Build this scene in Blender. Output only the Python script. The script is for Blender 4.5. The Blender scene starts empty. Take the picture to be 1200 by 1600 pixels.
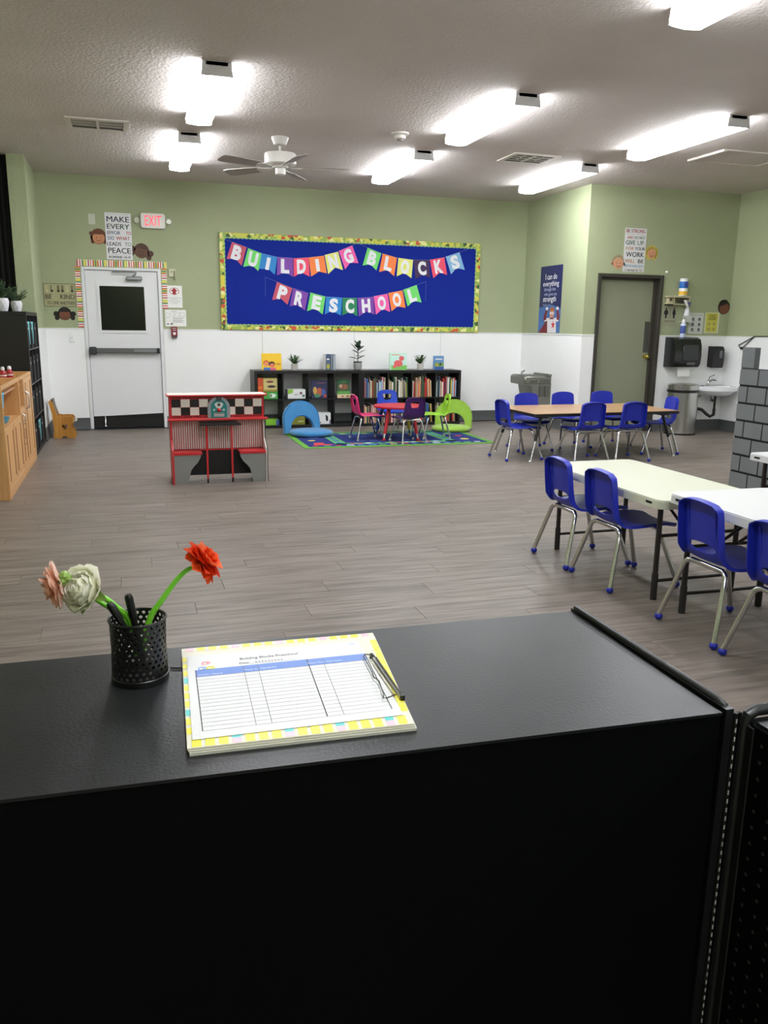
import bpy, math, random
from math import sin, cos, pi, radians
from mathutils import Vector, Matrix
from mathutils.geometry import tessellate_polygon
random.seed(7)
SC = bpy.context.scene
COL = SC.collection

# ---------------------------------------------------------------- camera
F_PX, YAW, PITCH, ROLL, EYE = 1285.93, 0.302729, 0.221731, 0.0129034, 1.36832
cam_d = bpy.data.cameras.new('camera')
cam = bpy.data.objects.new('camera', cam_d)
COL.objects.link(cam)
fwd = Vector((sin(YAW)*cos(PITCH), cos(YAW)*cos(PITCH), -sin(PITCH)))
rgt = Vector((cos(YAW), -sin(YAW), 0))
upv = rgt.cross(fwd)
r2 = rgt*cos(ROLL) + upv*sin(ROLL)
u2 = -rgt*sin(ROLL) + upv*cos(ROLL)
M = Matrix((r2, u2, -fwd)).transposed().to_4x4()
M.translation = Vector((0, 0, EYE))
cam.matrix_world = M
cam_d.sensor_fit = 'VERTICAL'
cam_d.sensor_height = 24
cam_d.lens = F_PX/1600*24
cam_d.clip_start = 0.02
SC.camera = cam

# ---------------------------------------------------------------- world, exposure
w = bpy.data.worlds.new('night')
SC.world = w
w.use_nodes = True
w.node_tree.nodes['Background'].inputs[0].default_value = (0.02, 0.022, 0.03, 1)
w.node_tree.nodes['Background'].inputs[1].default_value = 0.3
SC.view_settings.view_transform = 'Standard'
SC.view_settings.look = 'None'
SC.view_settings.gamma = 1
SC.view_settings.use_curve_mapping = False
SC.view_settings.exposure = 0.76
LAMP = 20.0            # strength of the fluorescent diffusers

# ---------------------------------------------------------------- materials
def lin(c):
    o = []
    for v in c:
        v = v/255
        o.append(v/12.92 if v <= .04045 else ((v+.055)/1.055)**2.4)
    return tuple(o) + (1,)
_m = {}
def mat(c, rough=.5, metal=0, noise=0, scale=8, bump=0, bscale=60, spec=.5, name=None, emit=0, coat=0, sheen=0):
    key = (tuple(c), rough, metal, noise, scale, bump, bscale, spec, emit, coat, sheen)
    if key in _m: return _m[key]
    m = bpy.data.materials.new(name or 'mat_%d' % len(_m))
    m.use_nodes = True
    nt = m.node_tree; b = nt.nodes['Principled BSDF']
    L = lin(c)
    b.inputs['Base Color'].default_value = L
    b.inputs['Roughness'].default_value = rough
    b.inputs['Metallic'].default_value = metal
    b.inputs['Specular IOR Level'].default_value = spec
    b.inputs['Coat Weight'].default_value = coat
    b.inputs['Sheen Weight'].default_value = sheen
    if emit:
        b.inputs['Emission Color'].default_value = L
        b.inputs['Emission Strength'].default_value = emit
    if noise or bump:
        tc = nt.nodes.new('ShaderNodeTexCoord')
    if noise:
        n = nt.nodes.new('ShaderNodeTexNoise'); n.inputs['Scale'].default_value = scale
        n.inputs['Detail'].default_value = 4
        nt.links.new(tc.outputs['Object'], n.inputs['Vector'])
        r = nt.nodes.new('ShaderNodeValToRGB')
        r.color_ramp.elements[0].position = .3; r.color_ramp.elements[1].position = .7
        r.color_ramp.elements[0].color = tuple(x*(1-noise) for x in L[:3]) + (1,)
        r.color_ramp.elements[1].color = tuple(min(1, x*(1+noise)) for x in L[:3]) + (1,)
        nt.links.new(n.outputs['Fac'], r.inputs['Fac'])
        nt.links.new(r.outputs['Color'], b.inputs['Base Color'])
    if bump:
        n2 = nt.nodes.new('ShaderNodeTexNoise'); n2.inputs['Scale'].default_value = bscale
        n2.inputs['Detail'].default_value = 3
        nt.links.new(tc.outputs['Object'], n2.inputs['Vector'])
        bp = nt.nodes.new('ShaderNodeBump'); bp.inputs['Strength'].default_value = bump
        bp.inputs['Distance'].default_value = .01
        nt.links.new(n2.outputs['Fac'], bp.inputs['Height'])
        nt.links.new(bp.outputs['Normal'], b.inputs['Normal'])
    _m[key] = m
    return m

def wood_mat(c1, c2, rough=.4, axis='Z', scale=3.0, name='wood'):
    m = bpy.data.materials.new(name); m.use_nodes = True
    nt = m.node_tree; b = nt.nodes['Principled BSDF']
    tc = nt.nodes.new('ShaderNodeTexCoord'); mp = nt.nodes.new('ShaderNodeMapping')
    s = {'X': (1, 14, 14), 'Y': (14, 1, 14), 'Z': (14, 14, 1)}[axis]
    mp.inputs['Scale'].default_value = s
    n = nt.nodes.new('ShaderNodeTexNoise'); n.inputs['Scale'].default_value = scale; n.inputs['Detail'].default_value = 6
    r = nt.nodes.new('ShaderNodeValToRGB')
    r.color_ramp.elements[0].position = .35; r.color_ramp.elements[1].position = .68
    r.color_ramp.elements[0].color = lin(c1); r.color_ramp.elements[1].color = lin(c2)
    nt.links.new(tc.outputs['Object'], mp.inputs['Vector']); nt.links.new(mp.outputs['Vector'], n.inputs['Vector'])
    nt.links.new(n.outputs['Fac'], r.inputs['Fac']); nt.links.new(r.outputs['Color'], b.inputs['Base Color'])
    b.inputs['Roughness'].default_value = rough
    return m

def floor_mat():
    m = bpy.data.materials.new('grey_vinyl_plank'); m.use_nodes = True
    nt = m.node_tree; b = nt.nodes['Principled BSDF']; N = nt.nodes.new; L = nt.links.new
    geo = N('ShaderNodeNewGeometry'); oi = N('ShaderNodeObjectInfo')
    add = N('ShaderNodeMath'); add.operation = 'ADD'
    L(geo.outputs['Random Per Island'], add.inputs[0]); L(oi.outputs['Random'], add.inputs[1])
    fr = N('ShaderNodeMath'); fr.operation = 'FRACT'; L(add.outputs[0], fr.inputs[0])
    cmb = N('ShaderNodeCombineXYZ'); mul = N('ShaderNodeMath'); mul.operation = 'MULTIPLY'; mul.inputs[1].default_value = 37
    L(fr.outputs[0], mul.inputs[0]); L(mul.outputs[0], cmb.inputs[0]); L(mul.outputs[0], cmb.inputs[2])
    va = N('ShaderNodeVectorMath'); va.operation = 'ADD'
    L(geo.outputs['Position'], va.inputs[0]); L(cmb.outputs[0], va.inputs[1])
    mp = N('ShaderNodeMapping'); mp.inputs['Scale'].default_value = (.9, 11, 1)
    L(va.outputs[0], mp.inputs['Vector'])
    n = N('ShaderNodeTexNoise'); n.inputs['Scale'].default_value = 2.6; n.inputs['Detail'].default_value = 8; n.inputs['Roughness'].default_value = .62
    L(mp.outputs[0], n.inputs['Vector'])
    r = N('ShaderNodeValToRGB'); cr = r.color_ramp
    cr.elements[0].position = .30; cr.elements[0].color = lin((89, 80, 73))
    cr.elements[1].position = .72; cr.elements[1].color = lin((141, 130, 121))
    e = cr.elements.new(.5); e.color = lin((119, 109, 101))
    L(n.outputs['Fac'], r.inputs['Fac'])
    hs = N('ShaderNodeHueSaturation'); mr = N('ShaderNodeMapRange')
    mr.inputs['To Min'].default_value = .95; mr.inputs['To Max'].default_value = 1.05
    L(fr.outputs[0], mr.inputs['Value']); L(mr.outputs[0], hs.inputs['Value']); L(r.outputs['Color'], hs.inputs['Color'])
    L(hs.outputs[0], b.inputs['Base Color'])
    b.inputs['Roughness'].default_value = .42
    b.inputs['Specular IOR Level'].default_value = .35
    bp = N('ShaderNodeBump'); bp.inputs['Strength'].default_value = .12; bp.inputs['Distance'].default_value = .004
    L(n.outputs['Fac'], bp.inputs['Height']); L(bp.outputs[0], b.inputs['Normal'])
    return m

def plaster(c, name, bump=.35, scale=45, rough=.85):
    return mat(c, rough, noise=.04, scale=1.5, bump=bump, bscale=scale, spec=.25, name=name)

def glass_mat():
    m = bpy.data.materials.new('dark_door_glass'); m.use_nodes = True
    b = m.node_tree.nodes['Principled BSDF']
    b.inputs['Base Color'].default_value = (.35, .36, .37, 1)
    b.inputs['Roughness'].default_value = .02
    b.inputs['Transmission Weight'].default_value = 1
    b.inputs['IOR'].default_value = 1.45
    return m

def fruit_mat():
    m = bpy.data.materials.new('fruit_print_border'); m.use_nodes = True
    nt = m.node_tree; b = nt.nodes['Principled BSDF']; N = nt.nodes.new; L = nt.links.new
    tc = N('ShaderNodeTexCoord'); v = N('ShaderNodeTexVoronoi'); v.inputs['Scale'].default_value = 22
    L(tc.outputs['Object'], v.inputs['Vector'])
    sp = N('ShaderNodeSeparateColor'); L(v.outputs['Color'], sp.inputs[0])
    r = N('ShaderNodeValToRGB'); cr = r.color_ramp; cr.interpolation = 'CONSTANT'
    cr.elements[0].position = 0; cr.elements[0].color = lin((205, 205, 85))
    cr.elements[1].position = .34; cr.elements[1].color = lin((150, 175, 80))
    for p_, c_ in ((.6, (225, 225, 150)), (.72, (60, 95, 50)), (.84, (200, 85, 50)), (.93, (215, 200, 70))):
        e = cr.elements.new(p_); e.color = lin(c_)
    L(sp.outputs[0], r.inputs['Fac']); L(r.outputs[0], b.inputs['Base Color'])
    b.inputs['Roughness'].default_value = .6
    return m

WHITE = mat((236, 237, 236), .35, name='white_panel')
PAPER = mat((238, 238, 234), .7, name='white_paper')
INK = mat((22, 22, 24), .6, name='black_ink')
CHROME = mat((205, 205, 205), .18, 1, name='chrome')
STEEL = mat((190, 190, 186), .27, 1, name='brushed_steel')
BLK = mat((12, 12, 13), .55, name='black_laminate', spec=.3)
BLKG = mat((14, 14, 15), .3, name='black_plastic')
DKGREY = mat((72, 74, 74), .6, name='dark_grey_rubber')

# ---------------------------------------------------------------- mesh builder
_txt = {}
class MB:
    def __init__(s): s.v = []; s.f = []; s.m = []
    def poly(s, pts, m=0):
        i = len(s.v); s.v += [tuple(p) for p in pts]; s.f.append(tuple(range(i, i+len(pts)))); s.m.append(m); return s
    def raw(s, vs, fs, m=0):
        i = len(s.v); s.v += [tuple(p) for p in vs]
        for f in fs: s.f.append(tuple(i+k for k in f)); s.m.append(m)
        return s
    def box(s, lo, hi, m=0, b=0, R=None, c=None):
        x0, y0, z0 = lo; x1, y1, z1 = hi
        if b <= 0:
            vs = [(x0,y0,z0),(x1,y0,z0),(x1,y1,z0),(x0,y1,z0),(x0,y0,z1),(x1,y0,z1),(x1,y1,z1),(x0,y1,z1)]
            fs = [(0,3,2,1),(4,5,6,7),(0,1,5,4),(1,2,6,5),(2,3,7,6),(3,0,4,7)]
        else:
            b = min(b, (x1-x0)*.45, (y1-y0)*.45, (z1-z0)*.45)
            vs = []; idx = {}
            for i, x in enumerate((x0, x1)):
                for j, y in enumerate((y0, y1)):
                    for k, z in enumerate((z0, z1)):
                        dx = b if i == 0 else -b; dy = b if j == 0 else -b; dz = b if k == 0 else -b
                        idx[i,j,k] = len(vs)
                        vs += [(x, y+dy, z+dz), (x+dx, y, z+dz), (x+dx, y+dy, z)]
            g = lambda i, j, k, a: idx[i,j,k]+a
            fs = [(g(0,0,0,0),g(0,0,1,0),g(0,1,1,0),g(0,1,0,0)), (g(1,0,0,0),g(1,1,0,0),g(1,1,1,0),g(1,0,1,0)),
                  (g(0,0,0,1),g(1,0,0,1),g(1,0,1,1),g(0,0,1,1)), (g(0,1,0,1),g(0,1,1,1),g(1,1,1,1),g(1,1,0,1)),
                  (g(0,0,0,2),g(0,1,0,2),g(1,1,0,2),g(1,0,0,2)), (g(0,0,1,2),g(1,0,1,2),g(1,1,1,2),g(0,1,1,2))]
            for j in (0,1):
                for k in (0,1): fs.append((g(0,j,k,1),g(1,j,k,1),g(1,j,k,2),g(0,j,k,2)))
            for i in (0,1):
                for k in (0,1): fs.append((g(i,0,k,0),g(i,1,k,0),g(i,1,k,2),g(i,0,k,2)))
            for i in (0,1):
                for j in (0,1): fs.append((g(i,j,0,0),g(i,j,1,0),g(i,j,1,1),g(i,j,0,1)))
            for i in (0,1):
                for j in (0,1):
                    for k in (0,1): fs.append((g(i,j,k,0),g(i,j,k,1),g(i,j,k,2)))
        if R is not None:
            c = Vector(c if c else ((x0+x1)/2, (y0+y1)/2, (z0+z1)/2))
            vs = [tuple(c + R @ (Vector(p)-c)) for p in vs]
        return s.raw(vs, fs, m)
    def tube(s, pts, r, m=0, n=10, caps=True, closed=False):
        pts = [Vector(p) for p in pts]; rr = r if isinstance(r, (list, tuple)) else [r]*len(pts)
        base = len(s.v); prev = None; N = len(pts)
        for i, p in enumerate(pts):
            a = pts[(i-1) % N] if (closed or i > 0) else p
            c = pts[(i+1) % N] if (closed or i < N-1) else p
            t = (c-a).normalized()
            if prev is None:
                up = Vector((0,0,1)) if abs(t.z) < .9 else Vector((1,0,0))
                u = t.cross(up).normalized()
            else: u = (prev - t*prev.dot(t)).normalized()
            prev = u; v_ = t.cross(u)
            for k in range(n):
                a_ = 2*pi*k/n
                s.v.append(tuple(p + (u*cos(a_)+v_*sin(a_))*rr[i]))
        for i in range(N if closed else N-1):
            j = (i+1) % N
            for k in range(n):
                s.f.append((base+i*n+k, base+i*n+(k+1)%n, base+j*n+(k+1)%n, base+j*n+k)); s.m.append(m)
        if caps and not closed:
            s.f.append(tuple(base+k for k in range(n))[::-1]); s.m.append(m)
            s.f.append(tuple(base+(N-1)*n+k for k in range(n))); s.m.append(m)
        return s
    def lathe(s, prof, c=(0,0,0), m=0, n=24, sx=1, sy=1):
        base = len(s.v)
        for r, z in prof:
            for k in range(n):
                a = 2*pi*k/n
                s.v.append((c[0]+r*cos(a)*sx, c[1]+r*sin(a)*sy, c[2]+z))
        for i in range(len(prof)-1):
            for k in range(n):
                s.f.append((base+i*n+k, base+i*n+(k+1)%n, base+(i+1)*n+(k+1)%n, base+(i+1)*n+k)); s.m.append(m)
        if prof[0][0] > 1e-5: s.f.append(tuple(base+k for k in range(n))[::-1]); s.m.append(m)
        if prof[-1][0] > 1e-5: s.f.append(tuple(base+(len(prof)-1)*n+k for k in range(n))); s.m.append(m)
        return s
    def ball(s, c, r, m=0, n=12, sz=1, sx=1, sy=1):
        k = n//2
        pr = [(max(1e-6, r*sin(pi*i/k)), -r*cos(pi*i/k)*sz) for i in range(k+1)]
        return s.lathe(pr, c, m, n, sx, sy)
    def prism(s, outline, P, U, V, W, depth, m=0, holes=(), ms=None):
        """extrude a 2D outline: point = P + u*U + v*V, thickness along W"""
        P, U, V, W = Vector(P), Vector(U), Vector(V), Vector(W)
        loops = [list(outline)] + [list(h) for h in holes]
        flat = [q for l in loops for q in l]
        tris = tessellate_polygon([[Vector((a, b, 0)) for a, b in l] for l in loops])
        i0 = len(s.v)
        s.v += [tuple(P+U*a+V*b) for a, b in flat] + [tuple(P+U*a+V*b+W*depth) for a, b in flat]
        n = len(flat)
        nrm = U.cross(V).dot(W)
        for t in tris:
            a, b, c = t
            ar = (flat[b][0]-flat[a][0])*(flat[c][1]-flat[a][1])-(flat[b][1]-flat[a][1])*(flat[c][0]-flat[a][0])
            if ar < 0: a, b, c = a, c, b
            if nrm < 0: a, b, c = a, c, b
            s.f.append((i0+c, i0+b, i0+a)); s.m.append(m)
            s.f.append((i0+n+a, i0+n+b, i0+n+c)); s.m.append(m)
        k0 = 0
        for l in loops:
            for k in range(len(l)):
                a = i0+k0+k; b = i0+k0+(k+1) % len(l)
                s.f.append((a, b, b+n, a+n)); s.m.append(m if ms is None else ms)
            k0 += len(l)
        return s
    def text(s, t, P, U, V, h, wd=None, m=0, bold=.0, align='C', lift=0, W=None):
        """flat letters: centre (or left edge) of the baseline at P, height h of capitals, fitted to width wd"""
        key = (t, bold)
        if key not in _txt:
            cu = bpy.data.curves.new('t', 'FONT'); cu.body = t; cu.offset = bold; cu.resolution_u = 3
            o = bpy.data.objects.new('t', cu)
            me = bpy.data.meshes.new_from_object(o)
            _txt[key] = ([tuple(q.co) for q in me.vertices], [tuple(q.vertices) for q in me.polygons])
            bpy.data.objects.remove(o); bpy.data.curves.remove(cu); bpy.data.meshes.remove(me)
        vs, fs = _txt[key]
        if not vs: return s
        x0 = min(q[0] for q in vs); x1 = max(q[0] for q in vs)
        sy = h/.70; sx = sy if wd is None else wd/(x1-x0)
        off = {'C': (x0+x1)/2, 'L': x0, 'R': x1}[align]
        P, U, V = Vector(P), Vector(U), Vector(V)
        if W is None: W = U.cross(V).normalized()
        return s.raw([P+U*((q[0]-off)*sx)+V*(q[1]*sy)+W*lift for q in vs], fs, m)
    def build(s, name, mats, parent=None, smooth=True, angle=38, kind=None, origin=None, pieces=None):
        off = Vector((0,0,0))
        if parent is not None:
            q = parent
            while q: off += q.location; q = q.parent
        elif origin is not None: off = Vector(origin)
        me = bpy.data.meshes.new(name)
        me.from_pydata([tuple(Vector(p)-off) for p in s.v], [], s.f)
        if not isinstance(mats, (list, tuple)): mats = [mats]
        for m_ in mats: me.materials.append(m_)
        me.polygons.foreach_set('material_index', s.m)
        me.update()
        import bmesh
        bm = bmesh.new(); bm.from_mesh(me); bmesh.ops.recalc_face_normals(bm, faces=bm.faces); bm.to_mesh(me); bm.free()
        if smooth:
            me.polygons.foreach_set('use_smooth', [True]*len(me.polygons))
            me.set_sharp_from_angle(angle=radians(angle))
        o = bpy.data.objects.new(name, me); COL.objects.link(o)
        if parent is not None: o.parent = parent
        elif origin is not None: o.location = origin
        if kind: o['kind'] = kind
        return o

def tag(o, label, cat=None, group=None):
    o['label'] = label
    if cat: o['category'] = cat
    if group: o['group'] = group
    return o
def thing(name, label, cat, loc=(0,0,0), group=None):
    o = bpy.data.objects.new(name, None); o.empty_display_size = .05; COL.objects.link(o)
    o.location = loc
    return tag(o, label, cat, group)
def copy_tree(o, parent=None):
    c = o.copy(); COL.objects.link(c)
    if parent: c.parent = parent
    for ch in KIDS.get(o.name, []): copy_tree(ch, c)
    return c
KIDS = {}
def reg(o):
    """remember the children of a prototype (plain lists, quick to copy)"""
    KIDS[o.name] = [c for c in bpy.data.objects if c.parent == o]
    for c in KIDS[o.name]: reg(c)
    return o
def share(me_obj, name, parent, loc=(0,0,0), rot=None, kind=None, sc=None):
    o = bpy.data.objects.new(name, me_obj.data); COL.objects.link(o)
    o.parent = parent; o.location = loc
    if rot is not None: o.rotation_euler = rot
    if sc is not None: o.scale = sc
    return o
X, Y, Z = Vector((1,0,0)), Vector((0,1,0)), Vector((0,0,1))
def rrect(x0, y0, x1, y1, r, n=5):
    o = []
    for cx, cy, a0 in ((x1-r, y0+r, -90), (x1-r, y1-r, 0), (x0+r, y1-r, 90), (x0+r, y0+r, 180)):
        for k in range(n+1):
            a = radians(a0+90*k/n); o.append((cx+r*cos(a), cy+r*sin(a)))
    return o
def circ(cx, cy, r, n=20, ry=None, a0=0, a1=360):
    ry = r if ry is None else ry
    full = abs(a1-a0) >= 360
    return [(cx+r*cos(radians(a0+(a1-a0)*k/(n if full else n-1))), cy+ry*sin(radians(a0+(a1-a0)*k/(n if full else n-1)))) for k in range(n)]

# ---------------------------------------------------------------- the room
H = 3.15; D = 11.482; Y2 = 9.742; XC = 5.7225; XR = 7.992; XL = -.94; YJ = 10.36; WN = 1.2986; XW = -1.62; YB = -2.6
GREEN = plaster((164, 172, 138), 'sage_green_wall')
CEIL = plaster((206, 198, 193), 'textured_ceiling', bump=.55, scale=42)
WAINS = mat((241, 242, 241), .4, noise=.015, scale=2, bump=.08, bscale=120, name='white_wainscot')
def struct(o): o['kind'] = 'structure'; return o

fm = floor_mat()
PL, PW = 1.22, .178
rows = []
y = -.02; r = 0
nb = MB(); parts = []
fl = struct(MB().box((XW-.1, YB-.1, -.06), (XR+.1, D+.1, -.004)).build('floor', mat((60, 55, 52), .8), smooth=False))
pm = MB().box((0, 0, -.004), (PL-.0016, PW-.0014, 0), b=.0009).build('plank', fm, fl, smooth=False)
cands = []
r = 0; y = 1.2
while y < D:
    x = XW - (r*.43 % 1)*PL
    while x < XR:
        x0 = max(x, XW); x1 = min(x+PL, XR)
        if x1-x0 > .05 and y+PW < D+.001:
            # outside the view of the photograph's neighbourhood?
            cx, cy = (x0+x1)/2, y+PW/2
            ang = math.atan2(cx, cy)-YAW
            vis = abs(ang) < radians(31)
            cands.append((not vis, cx*cx+cy*cy, x0, x1, y))
        x += PL
    y += PW; r += 1
cands.sort()
used = 0
for nv, dd, x0, x1, yy in cands:
    if not nv and used < 298 and abs((x1-x0)-PL) < .001:
        if used == 0: pm.location = (x0, yy, 0)
        else: share(pm, 'plank', fl, (x0, yy, 0))
        used += 1
    else:
        nb.box((x0, yy, -.004), (x1-.0016, yy+PW-.0014, 0), b=.0009)
y = 1.2
for k in range(24):
    y = 1.2-(k+1)*PW
    if y < YB: break
    x = XW-(k*.37 % 1)*PL
    while x < XR:
        x0 = max(x, XW); x1 = min(x+PL, XR)
        if x1-x0 > .03: nb.box((x0, y, -.004), (x1-.0016, y+PW-.0014, 0), b=.0009)
        x += PL
nb.build('plank_field', fm, fl, smooth=False, kind='stuff')

struct(MB().box((XW-.6, YB-.1, H), (XR+.1, D+.6, H+.1)).build('ceiling', CEIL, smooth=False))

def wall(name, boxes, m):
    b = MB()
    for lo, hi in boxes: b.box(lo, hi)
    return struct(b.build(name, m, smooth=False))
T = .12
# back wall with the opening of the exit door
dx0, dx1, dz = -.475, .50, 2.06
wb = wall('wall_back', [((XL-T, D, 0), (dx0, D+T, H)), ((dx1, D, 0), (XC+T, D+T, H)), ((dx0, D, dz), (dx1, D+T, H))], GREEN)
wr = wall('wall_right', [((XR, YB, 0), (XR+T, Y2+T, H))], GREEN)
fx0, fx1, fz = 5.905, 6.885, 2.075
wa = wall('wall_alcove', [((XC, Y2, 0), (fx0, Y2+T, H)), ((fx1, Y2, 0), (XR+T, Y2+T, H)), ((fx0, Y2, fz), (fx1, Y2+T, H))], GREEN)
ws = wall('wall_return', [((XC, Y2+T, 0), (XC+T, D, H))], GREEN)
wl = wall('wall_left', [((XL-T, YJ+T, 0), (XL, D, H)), ((-1.12, YJ, 0), (XL, YJ+T, H)), ((XW-T, YB, 0), (XW, YJ+T+.9, H))], GREEN)
wall('wall_front', [((XW-T, YB-T, 0), (XR+T, YB, H))], GREEN)
wall('wall_hallway', [((XW-T, YJ+T+.9, 0), (XL-T, YJ+T+1.0, H))], mat((30, 30, 30), .9))

# wainscot panels (children of their walls), with a thin cap rail
def wains(parent, p0, p1, nrm, cuts=1.22):
    p0, p1 = Vector(p0), Vector(p1); L = (p1-p0).length; d = (p1-p0)/L; n = Vector(nrm)
    k = max(1, round(L/cuts)); step = L/k
    for i in range(k):
        a = p0+d*(i*step+.002); b_ = p0+d*((i+1)*step-.002)
        q = [a, b_, b_+n*.006, a+n*.006]
        lo = (min(t.x for t in q), min(t.y for t in q), .0); hi = (max(t.x for t in q), max(t.y for t in q), WN-.012)
        MB().box(lo, hi, b=.0015).build('wainscot_panel', WAINS, parent, smooth=False)
    q = [p0, p1, p1+n*.012, p0+n*.012]
    lo = (min(t.x for t in q), min(t.y for t in q), WN-.014); hi = (max(t.x for t in q), max(t.y for t in q), WN)
    MB().box(lo, hi, b=.003).build('cap_rail', WHITE, parent, smooth=False)
wains(wb, (XL, D, 0), (dx0-.002, D, 0), (0, -1, 0)); wains(wb, (dx1+.004, D, 0), (XC, D, 0), (0, -1, 0))
wains(ws, (XC, D, 0), (XC, Y2, 0), (-1, 0, 0), 1.74); wains(wa, (XC-.006, Y2, 0), (fx0, Y2, 0), (0, -1, 0))
wains(wa, (fx1, Y2, 0), (XR, Y2, 0), (0, -1, 0)); wains(wr, (XR, Y2, 0), (XR, YB, 0), (-1, 0, 0))
wains(wl, (XL, D, 0), (XL, YJ, 0), (1, 0, 0))
BASE = mat((78, 80, 80), .55, noise=.08, scale=3, name='charcoal_cove_base')
def base(name, p0, p1, n):
    p0, p1, n = Vector(p0), Vector(p1), Vector(n)
    b = MB(); d = p1-p0
    prof = [(.006, .15), (.011, .146), (.012, .03), (.028, .002), (.006, .0)]
    vs = [p0+n*a+Z*z for a, z in prof]+[p1+n*a+Z*z for a, z in prof]
    m_ = len(prof)
    b.raw(vs, [(i, i+1, i+1+m_, i+m_) for i in range(m_-1)]+[(4, 0, m_, m_+4), tuple(range(m_))[::-1], tuple(range(m_, 2*m_))])
    struct(b.build(name, BASE))
base('baseboard_back', (XL, D, 0), (dx0-.003, D, 0), -Y); base('baseboard_back', (dx1+.005, D, 0), (XC, D, 0), -Y)
base('baseboard_left', (XL, YJ, 0), (XL, D, 0), X); base('baseboard_return', (XC, Y2, 0), (XC, D, 0), -X)
base('baseboard_alcove', (XC, Y2, 0), (fx0, Y2, 0), -Y); base('baseboard_alcove', (fx1, Y2, 0), (XR, Y2, 0), -Y)
base('baseboard_right', (XR, YB, 0), (XR, Y2, 0), -X)

# ---------------------------------------------------------------- fluorescent lights
DIFF = mat((246, 250, 255), .5, name='lit_diffuser', emit=LAMP)
HOUS = mat((222, 220, 222), .5, name='lamp_housing')
ROWN = ('rear row, nearest the back wall', 'middle row', 'front row, nearest the camera')
def lamp(cx, y0, y1, wdt, label):
    t = thing('ceiling_light', label, 'light', (cx, (y0+y1)/2, H), 'fluorescent ceiling fixtures')
    MB().box((cx-wdt*.36, y0, H-.03), (cx+wdt*.36, y1, H), b=.003).build('housing', HOUS, t)
    for yy in (y0, y1-.012):
        MB().prism([(-wdt/2, -.095), (wdt/2, -.095), (wdt/2*.92, 0), (-wdt/2*.92, 0)], (cx, yy, H), X, Z, Y, .012).build('end_cap', HOUS, t)
    b = MB()
    pr = [(-wdt/2*.95, -.028), (-wdt/2*1.02, -.065), (-wdt/2*.86, -.098), (0, -.106), (wdt/2*.86, -.098), (wdt/2*1.02, -.065), (wdt/2*.95, -.028)]
    b.prism(pr, (cx, y0+.012, H), X, Z, Y, y1-y0-.024)
    b.build('diffuser', DIFF, t)
lamp(.70, 8.62, 10.15, .22, 'lit ceiling light left of the fan, nearest the back wall')
lamp(.72, 6.33, 7.83, .22, 'lit ceiling light above the diner toy, left of the fan and nearer the camera')
lamp(3.07, 8.60, 10.15, .22, 'lit ceiling light just right of the fan, above the right end of the board')
lamp(3.10, 6.31, 7.80, .22, 'lit ceiling light between the smoke detector and the grey square vent')
lamp(5.02, 8.60, 10.15, .22, 'lit ceiling light by the outer wall corner, above the brown table')
lamp(5.08, 6.31, 7.82, .22, 'lit ceiling light nearest the white ceiling hatch')
lamp(3.16, 2.97, 4.47, .22, 'lit ceiling light cut off by the top right corner of the photo')
lamp(.74, 2.97, 4.47, .22, 'ceiling light above the near floor, out of the frame at left')
lamp(5.12, 2.97, 4.47, .22, 'ceiling light above the third folding table, out of the frame at right')
lamp(.74, -.20, 1.30, .22, 'ceiling light above the black counter, out of the frame')
lamp(3.16, -.20, 1.30, .22, 'ceiling light right of the black counter, out of the frame')
lamp(.74, -2.45, -1.15, .22, 'added fill light behind the photographer at left, out of the frame')  # unseen fill lamp, added to whiten the flower petals
lamp(3.16, -2.45, -1.15, .22, 'added fill light behind the photographer at right, out of the frame')  # second unseen lamp, added for the same extra brightness
# ---------------------------------------------------------------- exit door (door_1)
DW = mat((226, 227, 228), .35, noise=.01, name='white_door_paint')
d1 = bpy.data.objects.new('door_1', None); COL.objects.link(d1); d1.location = (0, D, 0); d1['kind'] = 'structure'
b = MB()
b.box((-.475, D-.012, 0), (-.435, D+T, 2.06), b=.004).box((.462, D-.012, 0), (.502, D+T, 2.06), b=.004).box((-.435, D-.012, 2.025), (.462, D+T, 2.06), b=.004)
b.build('door_frame', DW, d1, smooth=False)
b = MB()
b.prism([(-.430, .018), (.457, .018), (.457, 2.02), (-.430, 2.02)], (0, D+.012, 0), X, Z, Y, .044, holes=[[(-.265, 1.275), (.285, 1.275), (.285, 1.83), (-.265, 1.83)]])
b.build('door_slab', DW, d1, smooth=False)
b = MB()
b.prism([(-.30, 1.24), (.32, 1.24), (.32, 1.865), (-.30, 1.865)], (0, D+.004, 0), X, Z, Y, .009, holes=[[(-.265, 1.275), (.285, 1.275), (.285, 1.83), (-.265, 1.83)]])
b.build('window_frame', DW, d1, smooth=False)
MB().box((-.266, D+.026, 1.274), (.286, D+.032, 1.831)).build('window_pane', glass_mat(), d1, smooth=False)
MB().box((-.47, D+T+.02, 0), (.50, D+T+.06, 2.06)).build('night_dark_sheet', mat((14, 15, 17), .7), d1, smooth=False)  # dark sheet standing in for the night behind the glass
b = MB(); b.box((-.43, D+.006, .02), (.457, D+.012, .155)); b.prism([(-.43, .15), (.457, .15), (.457, .195), (.2, .185), (-.2, .17), (-.43, .165)], (0, D+.006, 0), X, Z, Y, .006)
b.build('kick_plate', mat((16, 16, 17), .45), d1, smooth=False)
g = mat((108, 110, 110), .4, .6, name='panic_bar_grey')
ob = MB().box((-.345, D-.06, .985), (.43, D-.018, 1.05), b=.008).build('panic_bar', g, d1)
MB().box((-.43, D-.075, .965), (-.342, D+.01, 1.065), b=.012).build('latch_case', mat((74, 76, 77), .4, .6), ob)
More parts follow.
